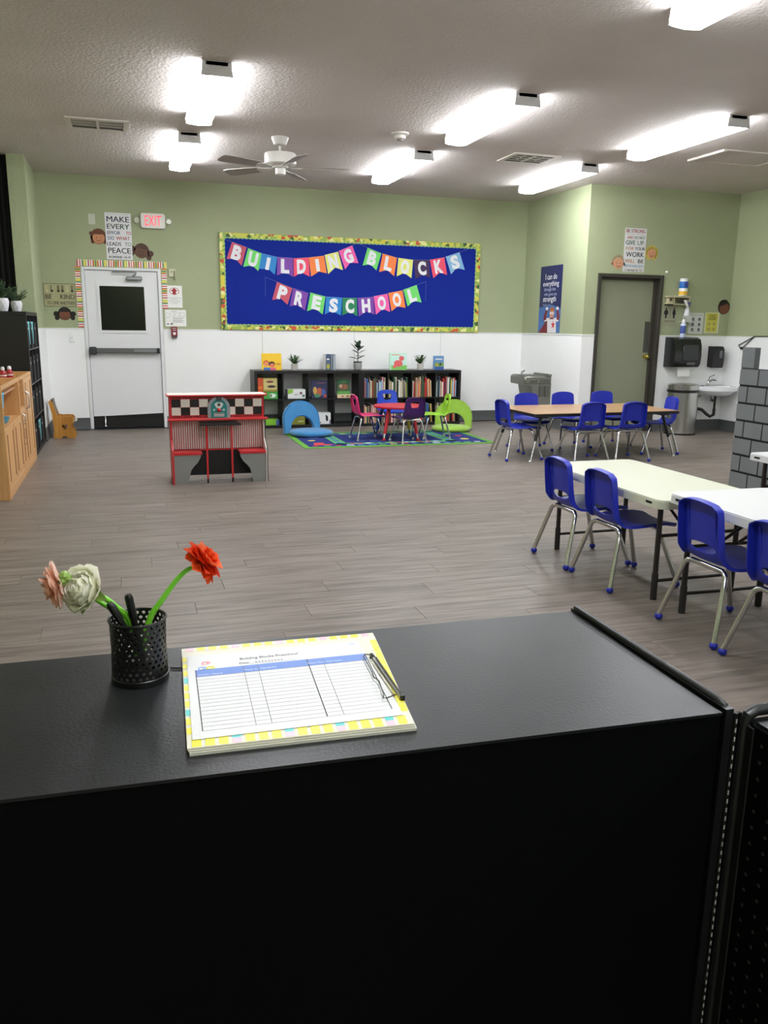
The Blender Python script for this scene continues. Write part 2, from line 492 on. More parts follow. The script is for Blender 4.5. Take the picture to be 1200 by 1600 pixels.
MB().box((.405, D-.062, .982), (.447, D+.01, 1.052), b=.006).build('end_cap', mat((25, 25, 26), .4), ob)
MB().box((.12, D-.063, 1.0), (.40, D-.058, 1.035), b=.002).build('fixed_cover', mat((140, 142, 142), .4, .5), ob)
ob = MB().box((.07, D-.055, 1.905), (.27, D+.01, 1.955), b=.012).build('door_closer', mat((150, 152, 152), .35, .6), d1)
MB().tube([(.15, D-.03, 1.955), (.19, D-.10, 1.985), (.20, D-.03, 2.0)], .008, n=6).tube([(-.10, D-.035, 2.004), (.20, D-.045, 2.004)], .009, n=6).build('closer_arm', mat((150, 152, 152), .35, .6), ob)
b = MB(); b.tube([(-.287, D-.004, .165), (-.287, D-.03, .08), (-.287, D-.055, .045)], .006, n=6).ball((-.287, D-.058, .04), .018, n=8)
b.build('door_stop', CHROME, d1)

# pencil-stripe border round the exit door
cols = [(205, 60, 60), (245, 245, 240), (200, 200, 80), (70, 120, 110), (225, 120, 110), (235, 225, 120), (170, 40, 50), (250, 240, 230)]
cm = [mat(c, .6) for c in cols]
seq = [0, 1, 0, 1, 3, 2, 5, 2, 1, 6, 1, 4, 1, 0, 2, 3, 2]
def stripe_strip(x0, x1, z0, z1, vert, label, y_=D-.004):
    t = thing('border_strip', label, 'border', ((x0+x1)/2, y_+.004, z0), 'pencil-stripe border strips around the exit door')
    mbs = MB(); k = 0; st = .0145
    a = z0 if vert else x0; e = z1 if vert else x1
    MB().box((x0, y_+.001, z0), (x1, y_+.004, z1)).build('backing', PAPER, t, smooth=False)
    while a < e-1e-4:
        bnd = min(a+st, e); m_ = seq[k % len(seq)]; k += 1
        j = .004*random.random()
        if vert:
            if x0 < 0: mbs.box((x0+j, y_-.001, a), (x1, y_+.001, bnd-.001), m_)
            else: mbs.box((x0, y_-.001, a), (x1-j, y_+.001, bnd-.001), m_)
        else: mbs.box((a, y_-.001, z0), (bnd-.001, y_+.001, z1-j), m_)
        a = bnd
    mbs.build('pencil_stripe', cm, t, smooth=False, kind='stuff')
stripe_strip(-.515, .585, 2.068, 2.145, False, 'red and yellow striped border strip across the top of the white exit door')
stripe_strip(-.545, -.482, 1.31, 2.066, True, 'striped border strip down the left side of the white exit door')
stripe_strip(.512, .578, 1.56, 2.066, True, 'striped border strip down the right side of the white exit door')

# ---------------------------------------------------------------- writing on walls
def sheet(name, label, cat, x0, x1, z0, z1, y_, m, group=None, tilt=0, shear=0):
    """thin sheet on a wall that faces -Y; returns (object, function u,v -> point, MB for print)"""
    cx, cz = (x0+x1)/2, (z0+z1)/2
    def P(u, v, l=0):
        a = (u-.5)*(x1-x0); c = (v-.5)*(z1-z0)+shear*(u-.5)
        return (cx+a*cos(tilt)-c*sin(tilt), y_-.002-l, cz+a*sin(tilt)+c*cos(tilt))
    t = thing(name, label, cat, (cx, y_, cz), group)
    b = MB(); q = [P(0, 0), P(1, 0), P(1, 1), P(0, 1)]
    b.raw(q+[(a[0], y_-.0002, a[2]) for a in q], [(0, 1, 2, 3), (7, 6, 5, 4), (0, 4, 5, 1), (1, 5, 6, 2), (2, 6, 7, 3), (3, 7, 4, 0)])
    b.build('sheet', m, t, smooth=False)
    return t, P
def words(P, lines):
    """lines: (text, u centre, v baseline, height m, width m, material index)"""
    b = MB()
    for t, u, v, h, wd, m_ in lines:
        for dx in (-.0012, .0012): b.text(t, P(u+dx/.31, v, .0008), X, Z, h, wd, m_)
    return b
def face_sticker(label, cx, cz, y_, r, skin, hair, style, flip=1, tilt=0, xdir=X, smile=True):
    t = thing('face_cutout', label, 'wall cutout', (cx, y_, cz), 'cartoon child face cutouts')
    P0 = Vector((cx, y_, cz)); U = xdir*cos(tilt)+Z*sin(tilt); V = -xdir*sin(tilt)+Z*cos(tilt); Wn = Vector((0, -1, 0))
    hm = mat(hair, .6); sm = mat(skin, .6)
    b = MB()
    if style == 'bob':
        b.prism(circ(0, .15*r, r*1.12, 18), P0, U, V, Wn, .002); b.prism([(-r*1.15, .2*r), (-r*.5, .2*r), (-r*.75, -r*.95), (-r*1.1, -r*.8)], P0, U, V, Wn, .002); b.prism([(r*1.15, .2*r), (r*.5, .2*r), (r*.75, -r*.95), (r*1.1, -r*.8)], P0, U, V, Wn, .002)
        b.prism(circ(-r*1.05, r*.55, r*.28, 8), P0, U, V, Wn, .003)
    elif style == 'puffs':
        b.prism(circ(0, .15*r, r*1.1, 18), P0, U, V, Wn, .002)
        for sx in (-1, 1): b.prism(circ(sx*r*1.35, r*.1, r*.45, 12), P0, U, V, Wn, .002); b.prism(circ(sx*r*1.25, -r*.55, r*.38, 12), P0, U, V, Wn, .002)
    elif style == 'spiky':
        for k in range(9):
            a = radians(20+k*17.5); b.prism([(r*.9*cos(a-.12), r*.9*sin(a-.12)), (r*.9*cos(a+.12), r*.9*sin(a+.12)), (r*1.3*cos(a), r*1.3*sin(a))], P0, U, V, Wn, .002)
        for sx in (-1, 1): b.prism(circ(sx*r*.95, -.1*r, r*.25, 10), P0, U, V, Wn, .002)
    elif style == 'curls':
        for k in range(10):
            a = radians(-60+k*33); b.prism(circ(r*1.0*cos(a), r*1.0*sin(a), r*.38, 10), P0, U, V, Wn, .002)
    elif style == 'short':
        b.prism(circ(0, .12*r, r*1.08, 18), P0, U, V, Wn, .002)
        for k in range(5): a = radians(60+k*15); b.prism(circ(r*1.1*cos(a), r*1.1*sin(a), r*.15, 6), P0, U, V, Wn, .002)
    b.build('hair', hm, t, smooth=False)
    b = MB(); b.prism(circ(0, -.08*r, r*.88, 20, r*.80), P0+Wn*.002, U, V, Wn, .001)
    if style == 'short' or style == 'puffs' or style == 'bob': 
        b.m[:] = [0]*len(b.m)
        b.prism(circ(-.1*r, .42*r, r*.72, 14, r*.42, 0, 180), P0+Wn*.003, U, V, Wn, .001, 1)
    b.build('face', [sm, hm], t, smooth=False)
    b = MB()
    for sx in (-.3, .3): b.prism(circ(sx*r, -.02*r, r*.07, 8), P0+Wn*.003, U, V, Wn, .0012)
    if smile: b.tube([P0+Wn*.0042+U*(r*.36*cos(a))+V*(-r*.25+r*.3*sin(a)) for a in [radians(200+k*14) for k in range(11)]], r*.035, n=4)
    b.build('eyes_and_smile', mat((70, 40, 30), .6), t, smooth=False)
    return t

G1 = [INK, mat((30, 80, 60)), mat((60, 80, 130)), mat((200, 70, 70)), mat((225, 130, 90)), mat((110, 140, 110)), mat((45, 30, 70))]
t, P = sheet('poster', 'tall white poster reading MAKE EVERY EFFORT TO DO WHAT LEADS TO PEACE', 'poster', -.15, .165, 2.16, 2.725, D, mat((226, 226, 228), .35))
b = words(P, [('MAKE', .5, .805, .068, .27, 6), ('EVERY', .5, .655, .062, .27, 1), ('EFFOR', .32, .535, .043, .155, 2), ('TO', .88, .535, .043, .062, 3), ('DO', .2, .42, .045, .075, 2), ('WHAT', .66, .42, .045, .165, 3), ('LEADS', .31, .295, .045, .17, 0), ('TO', .84, .295, .045, .075, 5), ('PEACE', .5, .135, .066, .27, 0), ('ROMANS 14:19', .5, .025, .03, .26, 0)])
for v in (.965, .107):
    for k in range(13): b.box((P(.1+k*.066, v)[0]-.004, D-.0035, P(0, v)[2]-.003), (P(.1+k*.066, v)[0]+.004, D-.0025, P(0, v)[2]+.003), k % 4)
b.build('lettering', G1, t, smooth=False)
sheet('wall_sign', 'small blank clear plastic holder left of the MAKE EVERY EFFORT poster', 'sign', -.345, -.265, 2.575, 2.70, D, mat((200, 206, 190), .15))
face_sticker('smiling girl face with auburn hair and green bow, left of the MAKE EVERY EFFORT poster', -.235, 2.42, D, .085, (196, 132, 92), (104, 58, 36), 'bob')
face_sticker('shiny brown face with two small buns, right of the MAKE EVERY EFFORT poster', .275, 2.265, D, .085, (98, 66, 46), (80, 52, 38), 'puffs', tilt=-.25)
t = tag(bpy.data.objects.new('x', None), 'x'); bpy.data.objects.remove(t)
t, P = sheet('poster', 'green poster with hand signs reading BE KIND TO ONE ANOTHER', 'poster', -.935, -.555, 1.56, 1.845, D, mat((168, 166, 126), .5))
gm = [mat((110, 106, 82)), mat((62, 60, 40)), mat((196, 190, 140))]
b = words(P, [('BE', .15, .33, .06, .075, 0), ('KIND', .74, .33, .06, .17, 0), ('TO ONE ANOTHER', .53, .09, .045, .33, 0)])
b.m = [0 if i else 0 for i in b.m]
for k, u in enumerate((.12, .27, .47, .6, .75, .9)):
    if k in (0, 4): mm = 2
    else: mm = 1
    b.prism(circ(0, 0, .016, 8), P(u, .68, .0008), X, Z, -Y, .0006, mm)
    for j in range(2 if k > 1 else 1): b.box((P(u, 0)[0]-.012+j*.014, D-.0036, P(0, .7)[2]), (P(u, 0)[0]-.004+j*.014, D-.0028, P(0, .92)[2]), mm)
b.build('lettering', gm, t, smooth=False)
b = MB(); b.prism([(0, 0), (1, 0), (1, 1), (0, 1)], P(0, 0), X*.38, Z*.285, -Y, .0015, holes=[[(.02, .025), (.98, .025), (.98, .975), (.02, .975)]]).build('printed_frame', mat((110, 106, 82)), t, smooth=False)
face_sticker('dark-haired girl face with puffs and red bow, beneath the BE KIND poster', -.70, 1.465, D, .075, (120, 70, 48), (28, 18, 16), 'puffs')
def plate(name, label, cat, x0, x1, z0, z1, y_, m, dpt=.008):
    t = thing(name, label, cat, ((x0+x1)/2, y_, z0))
    MB().box((x0, y_-dpt, z0), (x1, y_, z1), b=.003).build('cover_plate', m, t, smooth=False)
    return t
t = plate('light_switch', 'white light switch plate left of the exit door, low on the wainscot', 'switch', -.665, -.60, 1.12, 1.235, D-.006, WHITE)
MB().box((-.640, D-.022, 1.165), (-.626, D-.012, 1.195), b=.003).build('toggle', WHITE, t)
t = plate('thermostat_guard', 'small beige key switch plate right of the exit door border', 'switch plate', .605, .69, 1.965, 2.065, D, mat((205, 205, 175), .5), .02)
MB().box((.63, D-.028, 2.02), (.645, D-.018, 2.035)).build('key_hole', mat((120, 110, 80)), t)
MB().box((.665, D-.03, 1.93), (.685, D-.018, 2.04), b=.003).build('lever', mat((130, 130, 95), .5), t)
# exit sign
t = thing('exit_sign', 'white lit exit sign reading EXIT in red with a round lamp each side', 'exit sign', (.43, D, 2.55))
MB().prism(rrect(.285, 2.555, .585, 2.735, .03), (0, D, 0), X, Z, -Y, .05).build('sign_case', mat((225, 222, 214), .4), t)
MB().text('EXIT', (.437, D-.051, 2.585), X, Z, .125, .205, 0, bold=.0).build('lettering', mat((255, 70, 90), .5, emit=.6), t, smooth=False)
for s_, cx in ((-1, .235), (1, .632)):
    o = MB().prism(circ(cx, 2.645, .037, 20), (0, D-.03, 0), X, Z, Y, .02).box((cx-.01 if s_ > 0 else cx, D-.03, 2.635), (cx if s_ > 0 else cx+.06, D-.02, 2.655)).build('lamp_head', mat((180, 180, 170), .4), t)
    MB().prism(circ(cx, 2.645, .028, 16), (0, D-.032, 0), X, Z, Y, .002).build('lens', mat((190, 200, 170), .1), o)
# notices right of the door
RED = mat((165, 40, 48), .5); GREYINK = mat((120, 120, 124), .7)
t, P = sheet('notice', 'white notice with a red arrow in a circle, right of the exit door', 'notice', .555, .765, 1.575, 1.855, D, PAPER)
b = MB()
b.prism(circ(0, 0, .062, 24), P(.52, .75, .0006), X*1.0, Z*.72, -Y, .0006, 0, holes=[circ(0, 0, .055, 24)])
b.prism([(-.045, 0), (0, .042), (.045, 0), (.022, 0), (.022, -.042), (-.022, -.042), (-.022, 0)], P(.52, .75, .0006), X, Z, -Y, .0006)
for k, (u0, u1) in enumerate(((.1, .95), (.3, .75), (.12, .9), (.2, .85), (.3, .7))): b.box((P(u0, 0)[0], D-.0034, P(0, .44-k*.065)[2]), (P(u1, 0)[0], D-.0026, P(0, .45-k*.065)[2]), 1)
b.build('print', [RED, GREYINK], t, smooth=False)
t, P = sheet('notice', 'white evacuation plan sheet right of the exit door, below the red arrow notice', 'notice', .535, .805, 1.335, 1.548, D, PAPER)
b = MB()
for u0, u1, v0, v1 in ((.05, .2, .55, .8), (.25, .45, .6, .82), (.45, .7, .6, .82), (.7, .92, .6, .82), (.05, .25, .3, .5)):
    b.prism([(0, 0), (1, 0), (1, 1), (0, 1)], P(u0, v0, .0006), X*(u1-u0)*.27, Z*(v1-v0)*.213, -Y, .0006, 0, holes=[[(.03, .04), (.97, .04), (.97, .96), (.03, .96)]])
for k, v in enumerate((.5, .44, .36, .3, .24)): b.box((P(.35, 0)[0], D-.0034, P(0, v)[2]), (P(.9-.1*(k % 2), 0)[0], D-.0026, P(0, v)[2]+.004))
b.box((P(.3, 0)[0], D-.0034, P(0, .9)[2]), (P(.55, 0)[0], D-.0026, P(0, .92)[2]))
b.prism(circ(0, 0, .016, 10), P(.12, .14, .0006), X, Z*.6, -Y, .0006).prism(circ(0, 0, .018, 10), P(.3, .15, .0006), X, Z*.7, -Y, .0006)
b.build('print', [GREYINK], t, smooth=False)
t = thing('fire_alarm_pull', 'dark red fire alarm pull station below the evacuation plan', 'fire alarm', (.64, D, 1.20))
MB().box((.602, D-.05, 1.205), (.682, D-.006, 1.33), b=.006).build('case', mat((120, 22, 32), .4), t)
MB().box((.625, D-.056, 1.225), (.66, D-.05, 1.26)).text('FIRE', (.642, D-.0505, 1.30), X, Z, .016, .05).tube([(.62, D-.056, 1.285), (.664, D-.056, 1.285)], .004, n=6).build('handle_and_lettering', mat((235, 225, 225), .5), t, smooth=False)
MB().box((.608, D-.045, 1.185), (.678, D-.006, 1.204), b=.003).build('base_box', mat((90, 80, 80), .5), t)

# ---------------------------------------------------------------- bulletin board
t = thing('bulletin_board', 'large blue bulletin board with scalloped fruit-print border on the back wall', 'bulletin board', (3.12, D, 1.30))
bx0, bx1, bz0, bz1 = 1.262, 4.985, 1.30, 2.548
MB().box((bx0, D-.022, bz0), (bx1, D, bz1)).build('frame', mat((120, 125, 70), .5), t, smooth=False)
MB().box((bx0+.03, D-.024, bz0+.03), (bx1-.03, D-.021, bz1-.03)).build('backing_paper', mat((14, 38, 140), .8, noise=.05, scale=2, spec=.2), t, smooth=False)
FR = fruit_mat(); LG = mat((150, 190, 110), .6)
def scallop(p, d, inw, L, nm, wd=.075):
    p, d, inw = Vector(p), Vector(d), Vector(inw); n = max(3, round(L/.055)); st = L/n
    out = [(0, 0), (L, 0), (L, wd-.016)]
    for k in range(n-1, -1, -1):
        for a in (150, 110, 70, 30): out.append((k*st+st/2-cos(radians(a))*st/2, wd-.016+sin(radians(a))*.016))
    out.append((0, wd-.016))
    o = MB().prism(out, p, d, inw, -Y, .003).build(nm, LG, t, smooth=False)
    MB().prism([(0, .0), (L, .0), (L, wd-.02), (0, wd-.02)], p-Y*.003, d, inw, -Y, .001).build('fruit_print', FR, o, smooth=False)
scallop((bx0+.005, D-.0245, bz1-.002), X, -Z, bx1-bx0-.01, 'border_strip'); scallop((bx1-.005, D-.0245, bz0+.002), -X, Z, bx1-bx0-.01, 'border_strip')
scallop((bx0+.002, D-.0285, bz0+.005), Z, X, bz1-bz0-.01, 'border_strip'); scallop((bx1-.002, D-.0285, bz1-.005), -Z, -X, bz1-bz0-.01, 'border_strip')

CC = dict(rose=(196, 80, 100), green=(110, 215, 105), blue=(35, 130, 200), purple=(125, 65, 165), coral=(238, 75, 105), orange=(245, 130, 60), yellow=(222, 226, 120), pink=(240, 95, 170), plum=(58, 28, 78), sky=(130, 180, 220), dkgreen=(30, 130, 85))
FL = {
'first': ('banner on the bulletin board spelling BUILDING in coloured pennants', [
 ('B','rose',(1.43,2.43),(1.62,2.37),(1.35,2.21),(1.55,2.13),(1.47,2.22)), ('U','green',(1.64,2.36),(1.82,2.30),(1.57,2.12),(1.77,2.07),(1.69,2.14)),
 ('I','blue',(1.82,2.30),(2.03,2.26),(1.77,2.10),(1.99,2.03),(1.91,2.10)), ('L','purple',(2.03,2.26),(2.24,2.255),(2.02,2.02),(2.24,2.01),(2.13,2.07)),
 ('D','coral',(2.25,2.25),(2.46,2.27),(2.25,2.01),(2.47,2.02),(2.36,2.07)), ('I','orange',(2.46,2.27),(2.67,2.30),(2.49,2.02),(2.71,2.07),(2.60,2.09)),
 ('N','yellow',(2.68,2.31),(2.87,2.36),(2.73,2.06),(2.94,2.12),(2.83,2.15)), ('G','pink',(2.88,2.37),(3.07,2.45),(2.97,2.13),(3.16,2.22),(3.04,2.22))]),
'second': ('banner on the bulletin board spelling BLOCKS in coloured pennants', [
 ('B','green',(3.29,2.43),(3.49,2.36),(3.22,2.19),(3.42,2.13),(3.33,2.21)), ('L','orange',(3.51,2.36),(3.72,2.31),(3.46,2.11),(3.68,2.06),(3.58,2.14)),
 ('O','yellow',(3.74,2.31),(3.96,2.29),(3.72,2.06),(3.94,2.04),(3.83,2.11)), ('C','plum',(3.97,2.29),(4.20,2.295),(4.00,2.03),(4.22,2.05),(4.11,2.09)),
 ('K','coral',(4.21,2.30),(4.43,2.34),(4.27,2.05),(4.48,2.10),(4.37,2.13)), ('S','sky',(4.45,2.35),(4.66,2.42),(4.54,2.11),(4.75,2.18),(4.62,2.20))]),
'third': ('banner on the bulletin board spelling PRESCHOOL in coloured pennants', [
 ('P','rose',(2.02,1.94),(2.23,1.86),(1.95,1.70),(2.16,1.64),(2.07,1.72)), ('R','purple',(2.24,1.86),(2.45,1.80),(2.19,1.62),(2.40,1.57),(2.29,1.64)),
 ('E','green',(2.48,1.81),(2.69,1.76),(2.43,1.56),(2.65,1.52),(2.54,1.60)), ('S','blue',(2.70,1.76),(2.93,1.75),(2.68,1.52),(2.91,1.51),(2.78,1.57)),
 ('C','dkgreen',(2.935,1.75),(3.14,1.75),(2.93,1.51),(3.15,1.50),(3.04,1.56)), ('H','purple',(3.15,1.75),(3.38,1.77),(3.17,1.50),(3.40,1.53),(3.28,1.57)),
 ('O','pink',(3.385,1.78),(3.59,1.82),(3.42,1.53),(3.63,1.57),(3.52,1.61)), ('O','orange',(3.60,1.83),(3.81,1.87),(3.65,1.58),(3.86,1.63),(3.74,1.65)),
 ('L','green',(3.82,1.88),(4.02,1.95),(3.89,1.65),(4.10,1.71),(3.98,1.73))])}
LET = mat((228, 228, 232), .6)
for key, (lab, fl_) in FL.items():
    t = thing('letter_banner', lab, 'banner', (fl_[0][2][0], D-.026, fl_[0][2][1]), 'word banners on the bulletin board')
    pts = []
    for k, (ch, c, TL, TR, BL, BR, NT) in enumerate(fl_):
        yy = D-.0275-.0012*(k % 2)
        V3 = lambda q: Vector((q[0], yy, q[1]))
        b = MB(); b.prism([TL, BL, NT, BR, TR], (0, yy, 0), X, Z, -Y, .001)
        f = b.build('pennant', mat(CC[c], .6), t, smooth=False)
        U = (V3(TR)-V3(TL)).normalized(); V = (V3(TL)+V3(TR)-V3(BL)-V3(BR)).normalized()
        cen = (V3(TL)+V3(TR))/2
        hh = .165; wd = {'I': .05, 'L': .115}.get(ch, .125)
        MB().text(ch, cen-V*(hh+.028)-Y*.0014, U, V, hh, wd, bold=.055 if ch != 'I' else .0).build('letter', LET, f, smooth=False)
        pts += [V3(TL)-Y*.0014, V3(TR)-Y*.0014]
    a, z_ = pts[0]+Vector((-.16, 0, .055)), pts[-1]+Vector((.14, 0, .05))
    MB().tube([a]+pts+[z_], .0012, n=4).build('string', mat((150, 160, 190)), t, smooth=False)
    if key == 'third':
        MB().tube([a, a-Z*.25], .001, n=4).tube([z_, z_-Z*.27], .001, n=4).build('loose_string', mat((150, 160, 190)), t, smooth=False)

# ---------------------------------------------------------------- hero poster on the return wall (faces -X)
NAVY = mat((34, 38, 92), .35); t = thing('poster', 'tall navy poster of a caped child flexing arms, reading I can do everything', 'poster', (XC, 10.66, 1.31))
py0, py1, pz0, pz1 = 10.97, 10.345, 1.31, 2.22     # left (far) edge .. right (near) edge
PP = lambda u, v, l=0: (XC-.002-l, py0+(py1-py0)*u, pz0+(pz1-pz0)*v)
MB().box((XC-.002, py1, pz0), (XC-.0002, py0, pz1)).build('sheet', NAVY, t, smooth=False)
MB().prism([(0, 0), (1, 0), (1, .36), (.6, .42), (0, .38)], PP(0, 0, .0002), -Y*(py0-py1), Z*(pz1-pz0), -X, .0004).build('printed_sky', mat((70, 110, 170), .5, noise=.15, scale=6), t, smooth=False)
b = MB()
for s, u, v, h, wd, m_ in (('I can do', .5, .80, .075, .33, 0), ('everything', .5, .70, .07, .45, 0), ('through him', .46, .63, .045, .33, 1), ('who gives me', .5, .56, .04, .36, 1), ('strength', .47, .47, .075, .37, 0), ('Philippians 4:13', .35, .41, .018, .22, 1)):
    b.text(s, PP(u, v, .0008), -Y, Z, h, wd, m_, bold=.004)
b.build('lettering', [mat((240, 240, 245)), mat((180, 190, 220))], t, smooth=False)
def pz(outl, m_, l): b.prism([(a, c) for a, c in outl], PP(0, 0, l), -Y*(py0-py1), Z*(pz1-pz0), -X, .0003, m_)
b = MB()
pz([(.02, .0), (.45, .0), (.5, .2), (.4, .2), (.2, .09)], 0, .0008)           # cape
pz([(.45, 0), (.42, .18), (.28, .17), (.25, .23), (.45, .22), (.58, .24), (.75, .22), (.95, .24), (.93, .17), (.82, .17), (.85, 0)], 1, .0012)  # shirt
pz([(.25, .18), (.24, .25), (.33, .34), (.42, .34), (.36, .26), (.38, .2)], 0, .0014); pz([(.95, .19), (.97, .25), (.90, .34), (.82, .34), (.86, .26), (.84, .2)], 0, .0014)
pz(circ(.38, .365, .06, 10, .025), 1, .0016); pz(circ(.86, .365, .06, 10, .025), 1, .0016)
pz(circ(.62, .29, .105, 16, .065), 2, .0016); pz(circ(.62, .33, .115, 14, .055, 0, 180), 3, .0018); pz([(.52, .285), (.72, .285), (.72, .305), (.52, .305)], 1, .002); pz([(.5, .205), (.74, .205), (.68, .23), (.56, .23)], 0, .002)
st = []
for k in range(10): a = radians(90+36*k); rr_ = (.10 if k % 2 == 0 else .04); st.append((.70+rr_*cos(a), .12+rr_*.68*sin(a)))
pz(st, 4, .002)
b.build('printed_child', [mat((120, 26, 40)), mat((225, 220, 222)), mat((205, 150, 125)), mat((170, 95, 45)), mat((205, 45, 60))], t, smooth=False)

# ---------------------------------------------------------------- alcove wall: BE STRONG poster and faces
G2 = [INK, mat((175, 45, 55)), mat((200, 120, 90)), mat((40, 90, 60)), mat((90, 120, 95)), mat((215, 150, 70)), mat((200, 80, 90)), mat((95, 150, 195))]
t, P = sheet('poster', 'tall white poster reading BE STRONG AND DO NOT GIVE UP above the brown door', 'poster', 6.255, 6.575, 2.105, 2.65, Y2, mat((222, 222, 222), .35))
b = words(P, [('BE STRONG', .5, .895, .045, .28, 1), ('AND', .25, .755, .036, .09, 2), ('DO NOT', .7, .755, .036, .16, 4), ('GIVE', .28, .62, .055, .14, 3), ('UP.', .78, .62, .055, .11, 4), ('FOR', .27, .50, .04, .12, 5), ('YOUR', .74, .50, .04, .15, 0), ('WORK', .53, .345, .062, .27, 0), ('WILL', .32, .205, .05, .15, 5), ('BE', .82, .205, .05, .085, 0), ('REWARDED', .52, .105, .035, .28, 7), ('2 CHRONICLES 15:7', .5, .012, .024, .28, 0)])
for v in (.86, .07):
    for k in range(12): b.box((P(.12+k*.068, v)[0]-.004, Y2-.0035, P(0, v)[2]-.003), (P(.12+k*.068, v)[0]+.004, Y2-.0025, P(0, v)[2]+.003), k % 7)
b.build('lettering', G2, t, smooth=False)
face_sticker('peach baby face with spiky hair, left of the BE STRONG poster', 6.185, 2.21, Y2, .085, (205, 150, 115), (150, 90, 60), 'spiky')
face_sticker('blonde curly-haired girl face, right of the BE STRONG poster', 6.675, 2.35, Y2, .075, (205, 150, 110), (196, 178, 84), 'curls')
face_sticker('dark brown boy face near the corner right of the yellow notice', 7.895, 1.675, Y2, .09, (118, 72, 52), (42, 28, 26), 'short', tilt=.3, smile=False)
t = tag(MB().box((6.90, Y2-.03, 2.10), (6.94, Y2, 2.135), b=.012).build('wall_sensor', WHITE, origin=(6.92, Y2, 2.1)), 'tiny white sensor above the right corner of the brown door', 'sensor')

# ---------------------------------------------------------------- restroom door (door_2)
BR = mat((58, 54, 48), .45, name='dark_brown_frame'); d2 = bpy.data.objects.new('door_2', None); COL.objects.link(d2); d2.location = (6.4, Y2, 0); d2['kind'] = 'structure'
b = MB()
b.box((fx0-.005, Y2-.02, 0), (fx0+.045, Y2+.155, fz), b=.004).box((fx1-.045, Y2-.02, 0), (fx1+.005, Y2+.155, fz), b=.004).box((fx0+.045, Y2-.02, fz-.045), (fx1-.045, Y2+.155, fz), b=.004)
b.box((fx1-.075, Y2+.05, 0), (fx1-.045, Y2+.10, fz-.045)); b.box((fx0+.045, Y2+.06, fz-.07), (fx1-.075, Y2+.10, fz-.045))
b.build('door_frame', BR, d2, smooth=False)
MB().box((fx0+.046, Y2+.10, .01), (fx1-.046, Y2+.145, fz-.046), b=.003).build('door_slab', mat((142, 146, 122), .45, noise=.04, scale=1.5), d2, smooth=False)
MB().box((6.725, Y2+.094, 1.07), (6.80, Y2+.10, 1.475), b=.001).build('push_plate', mat((92, 92, 88), .35, .5), d2, smooth=False)
b = MB(); kx = 6.765
b.prism(circ(kx, 1.012, .032, 18), (0, Y2+.10, 0), X, Z, -Y, .008).tube([(kx, Y2+.095, 1.012), (kx, Y2+.05, 1.012)], .012, n=10).ball((kx, Y2+.035, 1.012), .028, sy=.8)
b.build('door_knob', mat((205, 185, 95), .2, 1), d2)

# ---------------------------------------------------------------- things on the alcove wall
t = thing('wall_shelf', 'small cream wall-mounted shelf holding the wipes tub, right of the brown door', 'shelf', (7.15, Y2, 1.70))
cr_ = mat((190, 184, 150), .5)
MB().box((6.925, Y2-.10, 1.79), (7.27, Y2, 1.815), b=.004).box((7.02, Y2-.09, 1.70), (7.03, Y2, 1.79)).box((7.255, Y2-.09, 1.70), (7.265, Y2, 1.79)).box((7.03, Y2-.09, 1.70), (7.255, Y2, 1.712)).build('shelf_box', cr_, t, smooth=False)
MB().prism(circ(7.14, 1.752, .075, 18, .028), (0, Y2-.093, 0), X, Z, Y, .004).build('slot_opening', mat((50, 46, 40)), t, smooth=False)
t = thing('lantern', 'small cream lantern-shaped ornament at the left end of the wall shelf', 'ornament', (6.97, Y2-.05, 1.70))
MB().box((6.935, Y2-.088, 1.705), (7.01, Y2-.002, 1.735), b=.003).box((6.94, Y2-.08, 1.735), (7.005, Y2-.015, 1.79), b=.004).build('body', cr_, t)
MB().box((6.955, Y2-.084, 1.745), (6.99, Y2-.08, 1.785)).build('window', mat((90, 80, 60)), t); MB().box((6.935, Y2-.09, 1.692), (7.01, Y2-.002, 1.704)).build('base', BLK, t)
t = thing('wipes_tub', 'round tub of wipes with blue and yellow label on the wall shelf', 'wipes tub', (7.168, Y2-.055, 1.815), )
MB().lathe([(.05, 0), (.054, .004), (.054, .20), (.05, .205)], (7.168, Y2-.06, 1.815)).build('tub', mat((238, 238, 236), .4), t)
MB().lathe([(.0545, .10), (.0548, .101), (.0548, .185), (.0545, .186)], (7.168, Y2-.06, 1.815)).build('blue_label', mat((40, 110, 190), .4), t)
MB().lathe([(.0545, .012), (.0548, .013), (.0548, .06), (.0545, .061)], (7.168, Y2-.06, 1.815)).build('yellow_label', mat((240, 190, 60), .4), t)
MB().prism(circ(7.172, 1.815+.148, .028, 14, .03), (0, Y2-.1155, 0), X, Z, -Y, .0016).build('label_badge', mat((70, 70, 150), .4), t)
MB().lathe([(.053, .205), (.053, .222), (.044, .228), (.0, .229)], (7.168, Y2-.06, 1.815)).build('lid', mat((236, 236, 236), .35), t)
t = thing('dangling_wipe', 'white wipe hanging from the slot of the wall shelf box', 'wipe', (7.19, Y2-.1, 1.7))
MB().prism([(7.155, 1.76), (7.20, 1.765), (7.235, 1.69), (7.225, 1.665), (7.20, 1.685)], (0, Y2-.104, 0), X, Z, -Y, .004).build('cloth', PAPER, t)
t, P = sheet('restroom_sign', 'grey-green restroom sign with man and woman symbols beside the brown door', 'sign', 6.93, 7.145, 1.42, 1.70, Y2, mat((156, 156, 132), .5))
b = MB()
for cx, w_ in ((.2, 1.3), (.78, 1.0)):
    b.prism(circ(0, 0, .014, 12), P(cx, .80, .0006), X, Z, -Y, .0008)
    b.prism([(-.02*w_, .0), (.02*w_, 0), (.026*w_, -.055), (.014, -.055), (.012, -.105), (-.012, -.105), (-.014, -.055), (-.026*w_, -.055)], P(cx, .745, .0006), X, Z, -Y, .0008)
